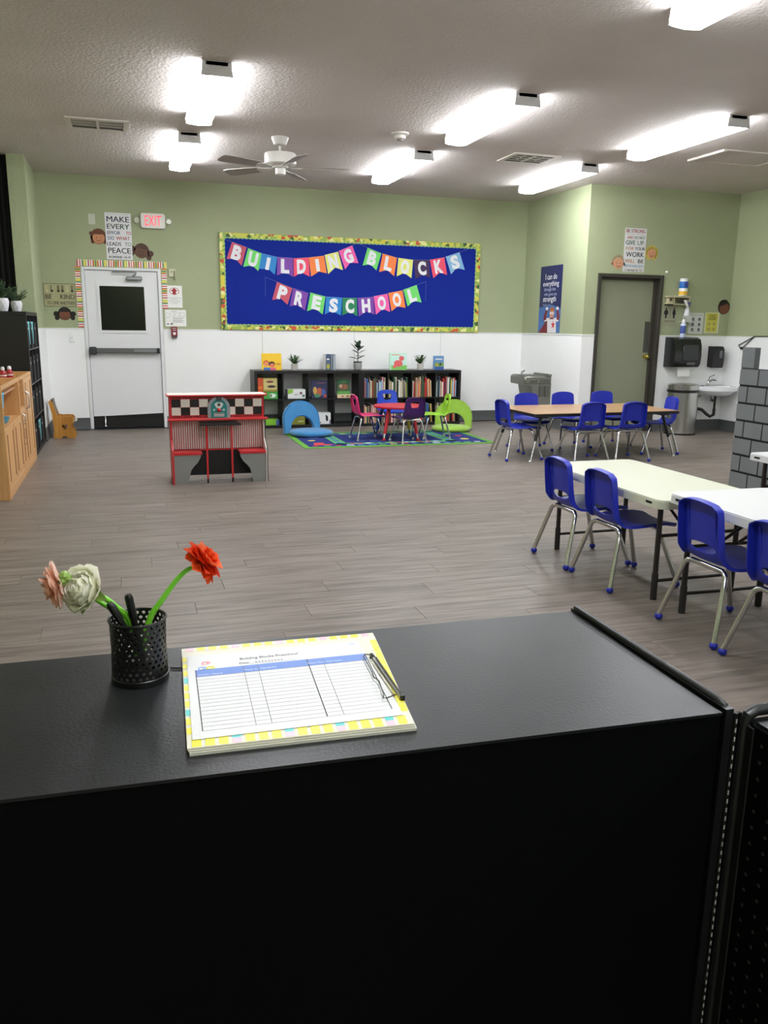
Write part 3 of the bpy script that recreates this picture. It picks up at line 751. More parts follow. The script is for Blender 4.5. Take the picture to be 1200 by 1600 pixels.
b.box((P(.49, 0)[0]-.002, Y2-.0036, P(0, .36)[2]), (P(.49, 0)[0]+.002, Y2-.0026, P(0, .84)[2]))
b.text('RESTROOM', P(.5, .2, .0008), X, Z, .02, .15)
b.build('symbols', INK, t, smooth=False)
t = thing('spray_bottle', 'white spray bottle with blue trigger hooked beneath the wall shelf', 'spray bottle', (7.25, Y2-.05, 1.48))
MB().lathe([(.03, 0), (.042, .006), (.042, .10), (.03, .155), (.015, .19), (.014, .215)], (7.265, Y2-.05, 1.485)).build('bottle', mat((225, 228, 235), .3), t)
MB().box((7.248, Y2-.09, 1.69), (7.282, Y2-.03, 1.735), b=.008).box((7.258, Y2-.115, 1.72), (7.27, Y2-.09, 1.732)).build('spray_head', mat((50, 60, 150), .4), t)
t = thing('clear_bin', 'clear plastic holder below the spray bottle on the alcove wall', 'holder', (7.235, Y2-.05, 1.43))
MB().box((7.185, Y2-.10, 1.475), (7.32, Y2-.002, 1.483)).box((7.185, Y2-.10, 1.483), (7.32, Y2-.097, 1.56)).build('tray', mat((200, 205, 195), .15), t, smooth=False)
MB().prism(circ(7.21, 1.515, .022, 14), (0, Y2-.1005, 0), X, Z, -Y, .0008, holes=[circ(7.21, 1.515, .016, 14)]).build('printed_ring', mat((90, 95, 90)), t, smooth=False)
t = thing('spray_can', 'white and blue spray can standing on the black towel dispenser', 'spray can', (7.19, Y2-.1, 1.277))
MB().lathe([(.034, 0), (.036, .004), (.036, .17), (.024, .19)], (7.19, Y2-.10, 1.277)).build('can', mat((205, 215, 235), .3), t)
MB().lathe([(.0363, .05), (.0366, .051), (.0366, .15), (.0363, .151)], (7.19, Y2-.10, 1.277), n=18).build('label_band', mat((70, 90, 160), .4), t)
MB().lathe([(.024, .19), (.024, .215), (.015, .235), (.0, .237)], (7.19, Y2-.10, 1.277), n=14).build('cap', WHITE, t)
t = thing('towel_dispenser', 'large black paper towel dispenser on the alcove wall', 'towel dispenser', (7.21, Y2, .88))
out = [(0, .88), (.19, .885), (.225, .93), (.235, 1.03), (.225, 1.16), (.19, 1.25), (.13, 1.275), (0, 1.275)]
b = MB(); b.prism(out, (6.995, Y2-.006, 0), -Y, Z, X, .42); b.build('case', mat((24, 25, 26), .25), t)
MB().box((7.12, Y2-.248, .97), (7.36, Y2-.235, 1.18), b=.01).build('front_window', mat((40, 42, 43), .2), t)
MB().box((7.20, Y2-.236, .915), (7.33, Y2-.226, .95), b=.004).build('lever', mat((90, 90, 90), .3), t)
MB().prism([(7.13, .885), (7.33, .885), (7.325, .76), (7.135, .755)], (0, Y2-.14, 0), X, Z, -Y, .002).build('paper_towel', PAPER, t, smooth=False)
t = thing('soap_dispenser', 'black soap dispenser on the wall above the corner sink', 'soap dispenser', (7.79, Y2, .865))
MB().prism([(0, .88), (.10, .868), (.115, .90), (.12, 1.0), (.11, 1.12), (.08, 1.158), (0, 1.16)], (7.70, Y2-.006, 0), -Y, Z, X, .18).build('case', mat((22, 22, 23), .3), t)
MB().box((7.80, Y2-.128, 1.0), (7.85, Y2-.115, 1.10), b=.005).build('window', mat((100, 102, 104), .3), t)
GI = mat((90, 92, 92))
t, P = sheet('notice', 'white hand-washing chart with six small pictures on the alcove wall', 'notice', 7.345, 7.575, 1.325, 1.602, Y2, mat((206, 208, 204)))
b = MB(); b.text('How to Wash Your Hands', P(.5, .88, .0008), X, Z, .014, .19)
for i in range(2):
    for j in range(3): b.prism(circ(0, 0, .022, 7), P(.28+.45*i, .70-.25*j, .0006), X, Z, -Y, .0006).box((P(.3+.45*i, 0)[0]-.03, Y2-.0035, P(0, .60-.25*j)[2]), (P(.3+.45*i, 0)[0]+.03, Y2-.0026, P(0, .615-.25*j)[2]))
b.build('print', GI, t, smooth=False)
t, P = sheet('notice', 'yellow laminated notice right of the hand-washing chart', 'notice', 7.605, 7.832, 1.335, 1.61, Y2, mat((214, 214, 190)))
b = MB(); b.prism([(.06, .05), (.88, .05), (.92, .97), (.06, .97)], P(0, 0, .0003), X*.227, Z*.275, -Y, .0004)
b.build('yellow_field', mat((200, 196, 84)), t, smooth=False)
b = MB()
for k, (u0, u1) in enumerate(((.2, .8), (.3, .7), (.2, .8), (.25, .78), (.2, .8))): b.box((P(u0, 0)[0], Y2-.0036, P(0, .86-k*.055)[2]), (P(u1, 0)[0], Y2-.0028, P(0, .885-k*.055)[2]), 0)
for i in range(2):
    for j in range(2): b.prism(circ(0, 0, .02, 8), P(.3+.35*i, .45-.26*j, .0008), X, Z, -Y, .0006, 1)
b.build('print', [mat((110, 100, 50)), mat((160, 150, 90))], t, smooth=False)
# sink
POR = mat((236, 238, 240), .15, coat=.4, name='porcelain')
t = thing('corner_sink', 'white porcelain wall sink right of the steel bin', 'sink', (7.80, Y2, .45))
b = MB(); sx0, sx1 = 7.43, 7.98; dpt = .42
ol = [(sx0, 0), (sx0, .18), (sx0+.10, .33), (sx0+.22, dpt), (sx1-.14, dpt), (sx1-.03, .36), (sx1, .24), (sx1, 0)]
b.prism(ol, (0, Y2-.006, .57), X, -Y, Z, .055, holes=[circ((sx0+sx1)/2+.01, .23, .20, 22, .13)])
n_ = 22; cx, cy = (sx0+sx1)/2+.01, .23
vs = []; 
for rr_, zz in ((1, .625), (.93, .58), (.75, .53), (.3, .505), (.001, .50)):
    for k in range(n_): a = 2*pi*k/n_; vs.append((cx+.20*rr_*cos(a), Y2-.006-(cy+.13*rr_*sin(a)), zz))
b.raw(vs, [(i*n_+k, i*n_+(k+1) % n_, (i+1)*n_+(k+1) % n_, (i+1)*n_+k) for i in range(4) for k in range(n_)])
vs = []
for sc_, zz in ((1, .57), (.82, .53), (.6, .50)):
    for x_, y_ in ol: vs.append((cx+(x_-cx)*sc_, Y2-.006-(y_ if y_ == 0 else cy+(y_-cy)*sc_), zz))
k_ = len(ol); b.raw(vs, [(i*k_+k, i*k_+(k+1) % k_, (i+1)*k_+(k+1) % k_, (i+1)*k_+k) for i in range(2) for k in range(k_)]+[tuple(2*k_+k for k in range(k_))])
b.box((sx0, Y2-.04, .622), (sx1, Y2-.006, .67), b=.012)
b.build('basin', POR, t)
o = MB().box((7.58, Y2-.125, .625), (7.78, Y2-.075, .638), b=.006).lathe([(.02, .638), (.018, .69), (.012, .70)], (7.68, Y2-.10, 0), n=12).tube([(7.68, Y2-.10, .68), (7.70, Y2-.16, .71), (7.71, Y2-.22, .70), (7.71, Y2-.225, .68)], .011, n=8).build('faucet', CHROME, t)
MB().tube([(7.68, Y2-.10, .70), (7.70, Y2-.09, .745), (7.76, Y2-.12, .775)], [.012, .010, .008], n=8).build('lever', CHROME, o)
b = MB(); b.tube([(7.72, Y2-.22, .50), (7.72, Y2-.22, .30)], .016, n=8).tube([(7.72, Y2-.22, .32), (7.72, Y2-.22, .24), (7.68, Y2-.20, .21), (7.64, Y2-.18, .24), (7.60, Y2-.12, .30), (7.52, Y2-.02, .32)], .022, n=8)
b.build('drain_trap', mat((30, 30, 32), .4), t)
MB().tube([(7.50, Y2-.02, .42), (7.50, Y2-.06, .42), (7.60, Y2-.08, .50)], .008, n=6).tube([(7.80, Y2-.02, .42), (7.80, Y2-.06, .42), (7.74, Y2-.08, .50)], .008, n=6).ball((7.50, Y2-.07, .42), .02, n=8).ball((7.80, Y2-.07, .42), .02, n=8).build('supply_valves', mat((110, 108, 100), .4, .7), t)
# steel bin
t = thing('trash_can', 'tall round stainless steel bin between the brown door and the sink', 'bin', (7.14, 9.43, 0))
c = (7.135, 9.45, 0)
MB().lathe([(.205, .0), (.205, .02)], c, n=36).build('base_ring', BLKG, t)
MB().lathe([(.20, .02), (.20, .56)], c, n=36).build('body', STEEL, t)
MB().lathe([(.208, .56), (.208, .595)], c, n=36).build('black_band', BLKG, t)
MB().lathe([(.20, .595), (.202, .655), (.19, .668), (.12, .655), (.0, .65)], c, n=36).build('lid', STEEL, t)
# hanging cord on the right wall
t = tag(MB().tube([(XR-.02, 9.42, 1.13), (XR-.02, 9.47, 1.18), (XR-.02, 9.18, 1.303), (XR-.02, 8.95, 1.304), (XR-.02, 8.2, 1.306)], .006, n=6).tube([(XR-.02, 9.18, 1.303), (XR-.02, 9.36, 1.17), (XR-.02, 9.42, 1.13)], .006, n=6).box((XR-.03, 9.36, 1.125), (XR-.012, 9.42, 1.16)).build('hanging_cord', BLKG, origin=(XR, 9.2, 1.3)), 'thin black cord drooping along the right wall above the grey block castle', 'cord')

# ---------------------------------------------------------------- water fountain on the return wall
t = thing('water_fountain', 'grey steel wall water fountain in the alcove left of the brown door', 'water fountain', (XC, 10.8, .2))
S1 = mat((128, 128, 120), .38, .75, noise=.06, scale=4); S2 = mat((98, 98, 92), .4, .7)
fy0, fy1 = 10.475, 10.93; fxn = XC-.006
MB().box((5.30, fy0, .60), (fxn, fy1+.02, .72), b=.02).build('basin', S1, t)
MB().prism([(5.30, .60), (5.42, .58), (5.50, .18), (fxn, .18), (fxn, .62), (5.30, .62)], (0, fy0+.01, 0), X, Z, Y, fy1-fy0-.02).build('cabinet', S1, t, smooth=False)
MB().box((5.33, fy0+.03, .718), (fxn-.1, fy1-.02, .724), b=.002).build('basin_well', S2, t, smooth=False)
MB().box((5.66, fy0, .715), (fxn, fy1, .745), b=.006).build('back_splash', S1, t, smooth=False)
MB().tube([(5.40, 10.78, .72), (5.40, 10.78, .76), (5.43, 10.75, .785)], [.014, .012, .010], n=8).build('spout', CHROME, t)
for x_, z0_, z1_, w_ in ((5.535, .60, .675, .16), (5.535, .43, .58, .07), (5.62, .43, .58, .07)):
    g_ = MB().box((x_, fy0-.002, z0_), (x_+w_, fy0+.012, z1_)).build('grille', mat((84, 84, 78), .5, .5), t, smooth=False)
    b = MB(); n_ = int((z1_-z0_)/.012)
    for k in range(n_): b.box((x_+.004, fy0-.004, z0_+.004+k*.012), (x_+w_-.004, fy0-.001, z0_+.009+k*.012))
    b.build('slat', S1, g_, smooth=False, kind='stuff')
MB().box((5.38, fy0-.003, .63), (5.50, fy0+.01, .66), b=.004).build('push_bar', S2, t)

# ---------------------------------------------------------------- ceiling fittings
def vent(label, x0, x1, y0, y1, nx, ny):
    t = thing('ceiling_vent', label, 'vent', ((x0+x1)/2, (y0+y1)/2, H))
    MB().box((x0+.03, y0+.03, H-.004), (x1-.03, y1-.03, H-.001)).build('dark_duct', mat((34, 30, 28)), t, smooth=False)
    b = MB(); b.prism([(x0, y0), (x1, y0), (x1, y1), (x0, y1)], (0, 0, H-.012), X, Y, Z, .011, holes=[[(x0+.05, y0+.06), (x1-.05, y0+.06), (x1-.05, y1-.05), (x0+.05, y1-.05)]])
    b.build('frame', mat((205, 198, 188), .5), t, smooth=False)
    b = MB(); xm = (x0+x1)/2
    b.box((xm-.012, y0+.06, H-.012), (xm+.012, y1-.05, H-.002))
    for k in range(1, ny+1): yy = y0+.06+(y1-y0-.11)*k/(ny+1); b.box((x0+.05, yy-.008, H-.011), (x1-.05, yy+.008, H-.003))
    for k in range(1, nx): xx = x0+.05+(x1-x0-.10)*k/nx; b.box((xx-.003, y0+.06, H-.010), (xx+.003, y1-.16, H-.004))
    b.build('louvre', mat((196, 190, 180), .5), t, smooth=False, kind='stuff')
vent('long rectangular ceiling vent at the left, left of the ceiling lights', -.40, .15, 8.35, 8.80, 34, 2)
vent('square ceiling vent in front of the outer wall corner, right of the fan', 3.985, 4.52, 8.34, 8.81, 4, 3)
t = thing('smoke_detector', 'round white smoke detector on the ceiling right of the fan', 'smoke detector', (2.594, 7.952, H))
MB().lathe([(.085, 0), (.085, -.012), (.06, -.025)], (2.594, 7.952, H)).build('base', mat((210, 204, 196), .5), t)
MB().lathe([(.055, -.02), (.052, -.05), (.03, -.055)], (2.594, 7.952, H)).build('body', mat((215, 210, 200), .5), t)
MB().lathe([(.03, -.055), (.026, -.068), (0, -.07)], (2.594, 7.952, H), n=12).build('sensor', mat((120, 115, 110), .5), t)
t = thing('ceiling_hatch', 'white framed ceiling hatch right of the ceiling lights', 'hatch', (6.3, 7.75, H))
HP = mat((214, 208, 200), .5); b = MB(); hx0, hx1, hy0, hy1 = 5.86, 6.75, 7.46, 8.04
b.box((hx0, hy0, H-.022), (hx0+.035, hy1, H)).box((hx1-.012, hy0, H-.012), (hx1, hy1, H)).box((hx0+.035, hy0, H-.012), (hx1-.012, hy0+.012, H)).box((hx0+.035, hy1-.012, H-.012), (hx1-.012, hy1, H)).build('frame', HP, t, smooth=False)
MB().box((hx0+.035, hy0+.012, H-.006), (hx1-.012, hy1-.012, H-.001)).build('panel', CEIL, t, smooth=False)
t = thing('ceiling_fan', 'white five-bladed ceiling fan between the ceiling lights', 'ceiling fan', (1.555, 8.53, H))
FW = mat((214, 210, 204), .4); c = (1.555, 8.53, 0)
MB().lathe([(.085, H), (.085, H-.012), (.06, H-.07), (.035, H-.08)], c).build('canopy', FW, t)
MB().lathe([(.013, H-.08), (.013, 3.01)], c, n=10).build('downrod', FW, t)
MB().lathe([(.06, 3.01), (.15, 3.0), (.155, 2.99), (.155, 2.905), (.13, 2.89), (.08, 2.885)], c, n=32).build('motor_housing', FW, t)
MB().lathe([(.08, 2.885), (.075, 2.87), (.05, 2.865), (.05, 2.81), (.035, 2.80), (0, 2.80)], c).build('switch_cup', FW, t)
FB = mat((150, 140, 132), .45)
for k in range(5):
    a = radians(-83+72*k)
    R_ = Matrix.Rotation(a, 3, 'Z') @ Matrix.Rotation(radians(13), 3, 'X')
    ctr = Vector(c)+Z*2.872
    mm = MB(); vs = []
    pr = [(.22, .055), (.60, .075), (.665, .065), (.68, .04)]
    ol = [(x_, -y_) for x_, y_ in pr]+[(x_, y_) for x_, y_ in reversed(pr)]
    mm.prism(ol, (0, 0, 0), X, Y, Z, .006)
    mm.v = [tuple(ctr+R_ @ Vector(p)) for p in mm.v]
    bl = mm.build('blade', FB, t, smooth=False)
    mm = MB().prism([(.10, -.02), (.24, -.05), (.27, -.03), (.27, .03), (.24, .05), (.10, .02)], (0, 0, -.005), X, Y, Z, .005)
    mm.v = [tuple(ctr+R_ @ Vector(p)) for p in mm.v]
    mm.build('blade_bracket', FW, bl, smooth=False)
# ---------------------------------------------------------------- stacking chairs
def catmull(P, n):
    out = []; P = [Vector(p) for p in P]; Q = [P[0]*2-P[1]]+P+[P[-1]*2-P[-2]]
    seg = len(P)-1
    for i in range(n+1):
        f = i/n*seg; k = min(int(f), seg-1); t = f-k; a, b, c, d = Q[k:k+4]
        out.append(.5*((2*b)+(c-a)*t+(2*a-5*b+4*c-d)*t*t+(3*b-a-3*c+d)*t*t*t))
    return out
def shell(prof, hole, flange=.024, thick=.005, rad=.032, nv=44, nu=18):
    pts = catmull([(x_, 0, z_) for x_, z_, w_ in prof], nv); ws = catmull([(w_, 0, 0) for x_, z_, w_ in prof], nv)
    s = [0]
    for i in range(nv): s.append(s[-1]+(pts[i+1]-pts[i]).length)
    L = s[-1]; r = rad
    W = []
    for i in range(nv+1):
        w_ = ws[i].x
        for d in (L-s[i], s[i]):
            if d < r: w_ = w_-r+math.sqrt(max(0, r*r-(r-d)**2))
        W.append(w_)
    def pt(i, u):
        f = min(nv-1e-6, max(0, i)); k = int(f); t_ = f-k
        p = pts[k].lerp(pts[k+1], t_); wd = W[k]*(1-t_)+W[k+1]*t_
        tn = (pts[k+1]-pts[k]).normalized(); nr = Vector((-tn.z, 0, tn.x))
        back = max(0, min(1, (p.z-prof[0][1]-.06)/.1))
        q = p.copy(); q.y = u*wd
        q += nr*(-.012*(abs(u)**2)*(1-back))            # seat slightly dished
        q += nr*(-.010*back*(u*u))                      # back curved forward at the sides
        if i > nv*.85: q.z += .012*(1-u*u)*((i/nv-.85)/.15)
        return q, nr
    inside = {}
    def hol(i, u):
        f = min(nv-1e-6, max(0, i)); k = int(f); t_ = f-k
        S = s[k]*(1-t_)+s[k+1]*t_-hole['s']; wv = (W[k]*(1-t_)+W[k+1]*t_)*u
        return wv, S
    def radius(a):
        if hole['kind'] == 'ellipse':
            A, B = hole['a'], hole['b']; return A*B/math.sqrt((B*cos(a))**2+(A*sin(a))**2)
        best = 9
        P_ = hole['poly']
        for k in range(len(P_)):
            x1, y1 = P_[k]; x2, y2 = P_[(k+1) % len(P_)]
            dx, dy = cos(a), sin(a); ex, ey = x2-x1, y2-y1
            den = dx*ey-dy*ex
            if abs(den) < 1e-9: continue
            t_ = (x1*ey-y1*ex)/den; q_ = (x1*dy-y1*dx)/den
            if t_ > 0 and -1e-6 <= q_ <= 1+1e-6: best = min(best, t_)
        return best
    grid = {}; vs = []; nrs = []
    wh = {}
    for i in range(nv+1):
        for j in range(nu+1):
            u = -1+2*j/nu; a_, b_ = hol(i, u); R0 = math.hypot(a_, b_); rr = radius(math.atan2(b_, a_))
            wh[i, j] = R0 < rr
    fs = []; used = set()
    for i in range(nv):
        for j in range(nu):
            c = [(i, j), (i, j+1), (i+1, j+1), (i+1, j)]
            if sum(wh[q] for q in c) >= 3: continue
            fs.append(c); used.update(c)
    for q in used: grid[q] = 0
    for q in sorted(grid):
        i, j = q; u = -1+2*j/nu; fi = i
        touches = wh[q] or any(wh.get((i+a, j+b), False) and sum(wh.get((i+a2, j+b2), False) for a2 in (0, -1 if a < 0 else 1) for b2 in (0, -1 if b < 0 else 1)) >= 3 for a in (-1, 1) for b in (-1, 1))
        if wh[q]:
            a_, b_ = hol(i, u); rr = radius(math.atan2(b_, a_)); R0 = math.hypot(a_, b_)
            if R0 > 1e-6:
                k_ = rr/R0; na, nb_ = a_*k_, b_*k_
                # move back to parameters
                tgt = hole['s']+nb_
                kk = max(k for k in range(nv) if s[k] <= tgt); fi = kk+(tgt-s[kk])/(s[kk+1]-s[kk]); u = na/(W[kk]*.999)
        p, n_ = pt(fi, u); grid[q] = len(vs); vs.append(p); nrs.append(n_)
    F = [tuple(grid[q] for q in c) for c in fs]
    # flange on outer outline
    loop = [(0, j) for j in range(nu+1)]+[(i, nu) for i in range(1, nv+1)]+[(nv, j) for j in range(nu-1, -1, -1)]+[(i, 0) for i in range(nv-1, 0, -1)]
    ctr_prev = len(vs)
    for i, j in loop:
        p = vs[grid[i, j]]; n_ = nrs[grid[i, j]]; bk = max(.25, min(1, (p.z-prof[0][1])/.08)) if i > nv*.3 else .35
        out = Vector((0, .004*(1 if j > nu/2 else -1) if 0 < i < nv else 0, 0))
        vs.append(p+n_*flange*bk+out)
    m_ = len(loop)
    for k in range(m_):
        a = loop[k]; b = loop[(k+1) % m_]
        F.append((grid[a], grid[b], ctr_prev+(k+1) % m_, ctr_prev+k))
    me = bpy.data.meshes.new('shell'); me.from_pydata([tuple(v) for v in vs], [], F); me.update()
    import bmesh
    bm = bmesh.new(); bm.from_mesh(me); bmesh.ops.remove_doubles(bm, verts=bm.verts, dist=1e-5); bmesh.ops.recalc_face_normals(bm, faces=bm.faces); bm.to_mesh(me); bm.free()
    o = bpy.data.objects.new('tmp', me); COL.objects.link(o)
    md = o.modifiers.new('s', 'SOLIDIFY'); md.thickness = thick; md.offset = 0
    bpy.context.view_layer.update()
    dg = bpy.context.evaluated_depsgraph_get(); m2 = bpy.data.meshes.new_from_object(o.evaluated_get(dg))
    bpy.data.objects.remove(o); bpy.data.meshes.remove(me)
    m2.polygons.foreach_set('use_smooth', [True]*len(m2.polygons)); m2.set_sharp_from_angle(angle=radians(50))
    return m2
BLUEP = mat((30, 44, 168), .38, name='royal_blue_plastic')
BIG = [(.215, .322, .140), (.195, .338, .155), (.10, .346, .170), (0, .342, .174), (-.08, .338, .172), (-.128, .348, .155), (-.152, .385, .142), (-.162, .44, .138), (-.172, .53, .134), (-.182, .622, .129)]
SMALL = [(.185, .275, .125), (.17, .290, .14), (.08, .297, .150), (0, .293, .152), (-.07, .290, .148), (-.115, .30, .140), (-.14, .335, .135), (-.15, .385, .135), (-.162, .46, .128), (-.175, .535, .120)]
big_shell = shell(BIG, dict(kind='ellipse', s=.425, a=.092, b=.024), flange=.034)
small_shell = shell(SMALL, dict(kind='poly', s=.475, poly=[(-.040, -.035), (.040, -.035), (.066, .035), (-.066, .035)]), nv=48, nu=22, flange=.016)
def make_chair(nm, label, sh, pm_, s=1.0, glide=True, gm_=None, foot=.205, top=.335, barx=(-.12, .10)):
    t = thing(nm, label, 'chair')
    me = sh.copy() if sh.users else sh
    me.materials.clear(); me.materials.append(pm_)
    o = bpy.data.objects.new('seat_shell', me); COL.objects.link(o); o.parent = t
    for sx, bx in ((-1, barx[0]), (1, barx[1])):
        for sy in (-1, 1):
            f = Vector((sx*(foot+.002), sy*(foot-.006), .03)); a = Vector((bx, 0, top-.012)); k = Vector((bx, sy*.105*s, top-.012)); k2 = Vector((bx+sx*.012, sy*.140*s, top-.030)); k3 = k2.lerp(f, .18)
            pts = [a, k, k.lerp(k2, .5)+Vector((0, 0, .004)), k2, k3, f]
            l = MB().tube(pts, .0125*s, n=10).build('leg', CHROME, t)
            g_ = gm_ or pm_
            if glide: MB().ball((0, 0, 0), .0195, n=12, sz=.95).build('ball_glide', g_, l).location = (f.x, f.y, .0186)
            else: MB().lathe([(.013, 0), (.015, .004), (.014, .03)], (0, 0, 0), n=10).build('glide_cap', mat((190, 190, 190), .4), l).location = (f.x, f.y, 0)
    return t
chair0 = make_chair('stacking_chair', 'x', big_shell, BLUEP)
for s_ in (-1, 1): MB().tube([(-.158, s_*.088, .455), (-.170, s_*.092, .52), (-.180, s_*.094, .595)], [.003, .0045, .003], n=6).build('back_rib', BLUEP, chair0)
reg(chair0)
CH = [ # x, y, rotation (deg, 0 = faces right wall), label, group
 (2.585, 4.262, 0, 'blue plastic chair at the far end of the off-white folding table'),
 (2.60, 3.824, 0, 'blue plastic chair second from the far end, left of the off-white table'),
 (2.610, 3.012, 0, 'blue plastic chair at the bright white table, wholly in view'),
 (2.605, 2.55, 0, 'blue plastic chair cut off by the right edge of the photo'),
 (4.01, 3.955, 0, 'blue plastic chair just beyond the right edge of the photo, at the third white table'),
 (3.965, 7.975, 2, 'blue plastic chair at the left end of the brown table'),
 (4.43, 8.56, -98, 'blue plastic chair behind the brown table, leftmost of three, before the fountain'),
 (4.98, 8.66, -93, 'blue plastic chair behind the brown table, middle of three'),
 (5.55, 8.72, -93, 'blue plastic chair behind the brown table, rightmost of three, before the green door'),
 (4.60, 7.69, 90, 'blue plastic chair on the near side of the brown table, left one of two'),
 (5.08, 7.66, 88, 'blue plastic chair on the near side of the brown table, right one of two'),
 (5.72, 8.03, 168, 'blue plastic chair at the right end of the brown table, before the steel bin')]
GRP = ('blue chairs at the white folding tables', 'blue chairs around the brown table')
for i, (x_, y_, a_, lab) in enumerate(CH):
    o = chair0 if i == 0 else copy_tree(chair0)
    o.location = (x_, y_, 0); o.rotation_euler = (0, 0, radians(a_)); tag(o, lab, 'chair', GRP[0] if i < 5 else GRP[1])
for nm, col, x_, y_, a_, lab in (('pink', (206, 36, 100), 2.80, 9.72, 3, 'small hot pink chair left of the round red table'),
        ('blue', (22, 60, 175), 3.27, 10.25, -92, 'small blue chair behind the round red table'),
        ('purple', (62, 24, 92), 3.215, 9.36, 99, 'small dark purple chair in front of the round red table'),
        ('lime', (140, 196, 30), 3.66, 9.66, 172, 'small lime green chair right of the round red table')):
    c_ = make_chair('preschool_chair', lab, small_shell.copy(), mat(col, .38), .85, False, None, .165, .288, (-.10, .09))
    c_.location = (x_, y_, .009); c_.rotation_euler = (0, 0, radians(a_)); c_['group'] = 'small coloured chairs at the round table'

# ---------------------------------------------------------------- folding tables
def folding_table(label, cx, cy, L, W_, top, a, col, dz=.045):
    """long side along local X"""
    t = thing('folding_table', label, 'table', (cx, cy, 0), 'white plastic folding tables'); t.location = (0, 0, 0)
    MB().prism(rrect(-L/2, -W_/2, L/2, W_/2, .055), (0, 0, top-dz), X, Y, Z, dz-.006).prism(rrect(-L/2+.004, -W_/2+.004, L/2-.004, W_/2-.004, .052), (0, 0, top-.006), X, Y, Z, .006).build('tabletop', mat(col, .35, name='white_moulded_plastic'), t)
    dk = mat((48, 44, 42), .45, .3)
    for sx in (-1, 1):
        x_ = sx*(L/2-.10)
        for sy in (-1, 1):
            y_ = sy*(W_/2-.075)
            l = MB().tube([(x_, y_, top-dz), (x_, y_, .12)], .014, n=8).build('leg', dk, t)
            MB().tube([(x_, y_, .14), (x_, y_, 0)], .017, n=8).build('foot_cap', mat((36, 33, 32), .6), l)
        for z_ in (.10, .34): MB().tube([(x_, -W_/2+.075, z_), (x_, W_/2-.075, z_)], .009, n=8).build('crossbar', dk, t)
        MB().tube([(x_, -.06, .34), (x_-sx*.26, -.06, top-dz-.005)], .008, n=6).tube([(x_, .06, .34), (x_-sx*.26, .06, top-dz-.005)], .008, n=6).build('brace', dk, t)
        # carry slots on the rim of the short ends and long side
        MB().box((sx*(L/2-.10)-.025, W_/2-.002, top-.028), (sx*(L/2-.10)+.025, W_/2+.001, top-.016)).build('rim_slot', BLK, t, smooth=False)
    t.location = (cx, cy, 0); t.rotation_euler = (0, 0, a)
    return t
folding_table('off-white folding table with two blue chairs along its left side', 2.80, 3.99, 1.22, .63, .545, radians(90), (204, 206, 186))
folding_table('bright white folding table at the right edge, butted against the off-white one', 2.783, 2.745, 1.22, .60, .595, radians(88.5), (214, 215, 214))
folding_table('white folding table of which only a corner shows before the grey block castle', 4.34, 3.98, 1.22, .63, .56, radians(90), (214, 215, 214))

# brown activity table
t = thing('activity_table', 'long light wood-top table with black edge, ringed by blue chairs', 'table')
tw = wood_mat((172, 134, 92), (192, 154, 110), .28, 'X', 2.0, 'light_wood_laminate')
L2, W2, tp = 1.79, .93, .508
MB().prism(rrect(-L2/2+.004, -W2/2+.004, L2/2-.004, W2/2-.004, .02), (0, 0, tp-.004), X, Y, Z, .004).build('tabletop', tw, t, smooth=False)
MB().prism(rrect(-L2/2, -W2/2, L2/2, W2/2, .02), (0, 0, tp-.034), X, Y, Z, .0295).build('edge_band', mat((24, 22, 22), .5), t, smooth=False)
for sx in (-1, 1):
    for sy in (-1, 1):
        a = Vector((sx*(L2/2-.14), sy*(W2/2-.12), tp-.034)); f = Vector((sx*(L2/2+.0), sy*(W2/2-.05), 0))
        l = MB().tube([a, a.lerp(f, .55)], .017, n=10).build('leg', mat((26, 25, 25), .4), t)
        MB().tube([a.lerp(f, .5), a.lerp(f, .97)], .012, n=10).build('lower_leg', CHROME, l); MB().tube([a.lerp(f, .965), f+Z*.0], [.016, .02], n=10).build('glide', CHROME, l)
        MB().box((a.x-.05, a.y-.05, tp-.055), (a.x+.05, a.y+.05, tp-.034)).build('leg_bracket', mat((26, 25, 25), .4), l)
t.location = (4.885, 8.13, 0); t.rotation_euler = (0, 0, radians(1.5))

# round red table
t = thing('round_table', 'small round red table on the blue rug among the four coloured chairs', 'table')
rd = mat((182, 26, 42), .4)
MB().lathe([(.0, .385), (.305, .385), (.315, .390), (.315, .405), (.309, .412), (0, .412)], n=40).build('tabletop', rd, t, angle=30)
for k, c_ in enumerate([rd, rd, mat((205, 190, 70), .4), mat((40, 80, 170), .4)]):
    a = radians(-42+90*k if k < 2 else -42+90*k); a = [radians(-135), radians(-48), radians(48), radians(132)][k]
    a = [radians(-141), radians(-60), radians(45), radians(135)][k]; p0 = Vector((.22*cos(a), .22*sin(a), .385)); p1 = Vector((.325*cos(a), .325*sin(a), .0))
    l = MB().tube([p0, p0.lerp(p1, .78)], [.024, .02], n=12).build('leg', c_, t)
    MB().tube([p0.lerp(p1, .77), p0.lerp(p1, .93)], .013, n=10).build('steel_sleeve', CHROME, l)
    MB().tube([p0.lerp(p1, .92), p1], .02, n=10).build('foot', c_, l)
t.location = (3.21, 9.72, .009)

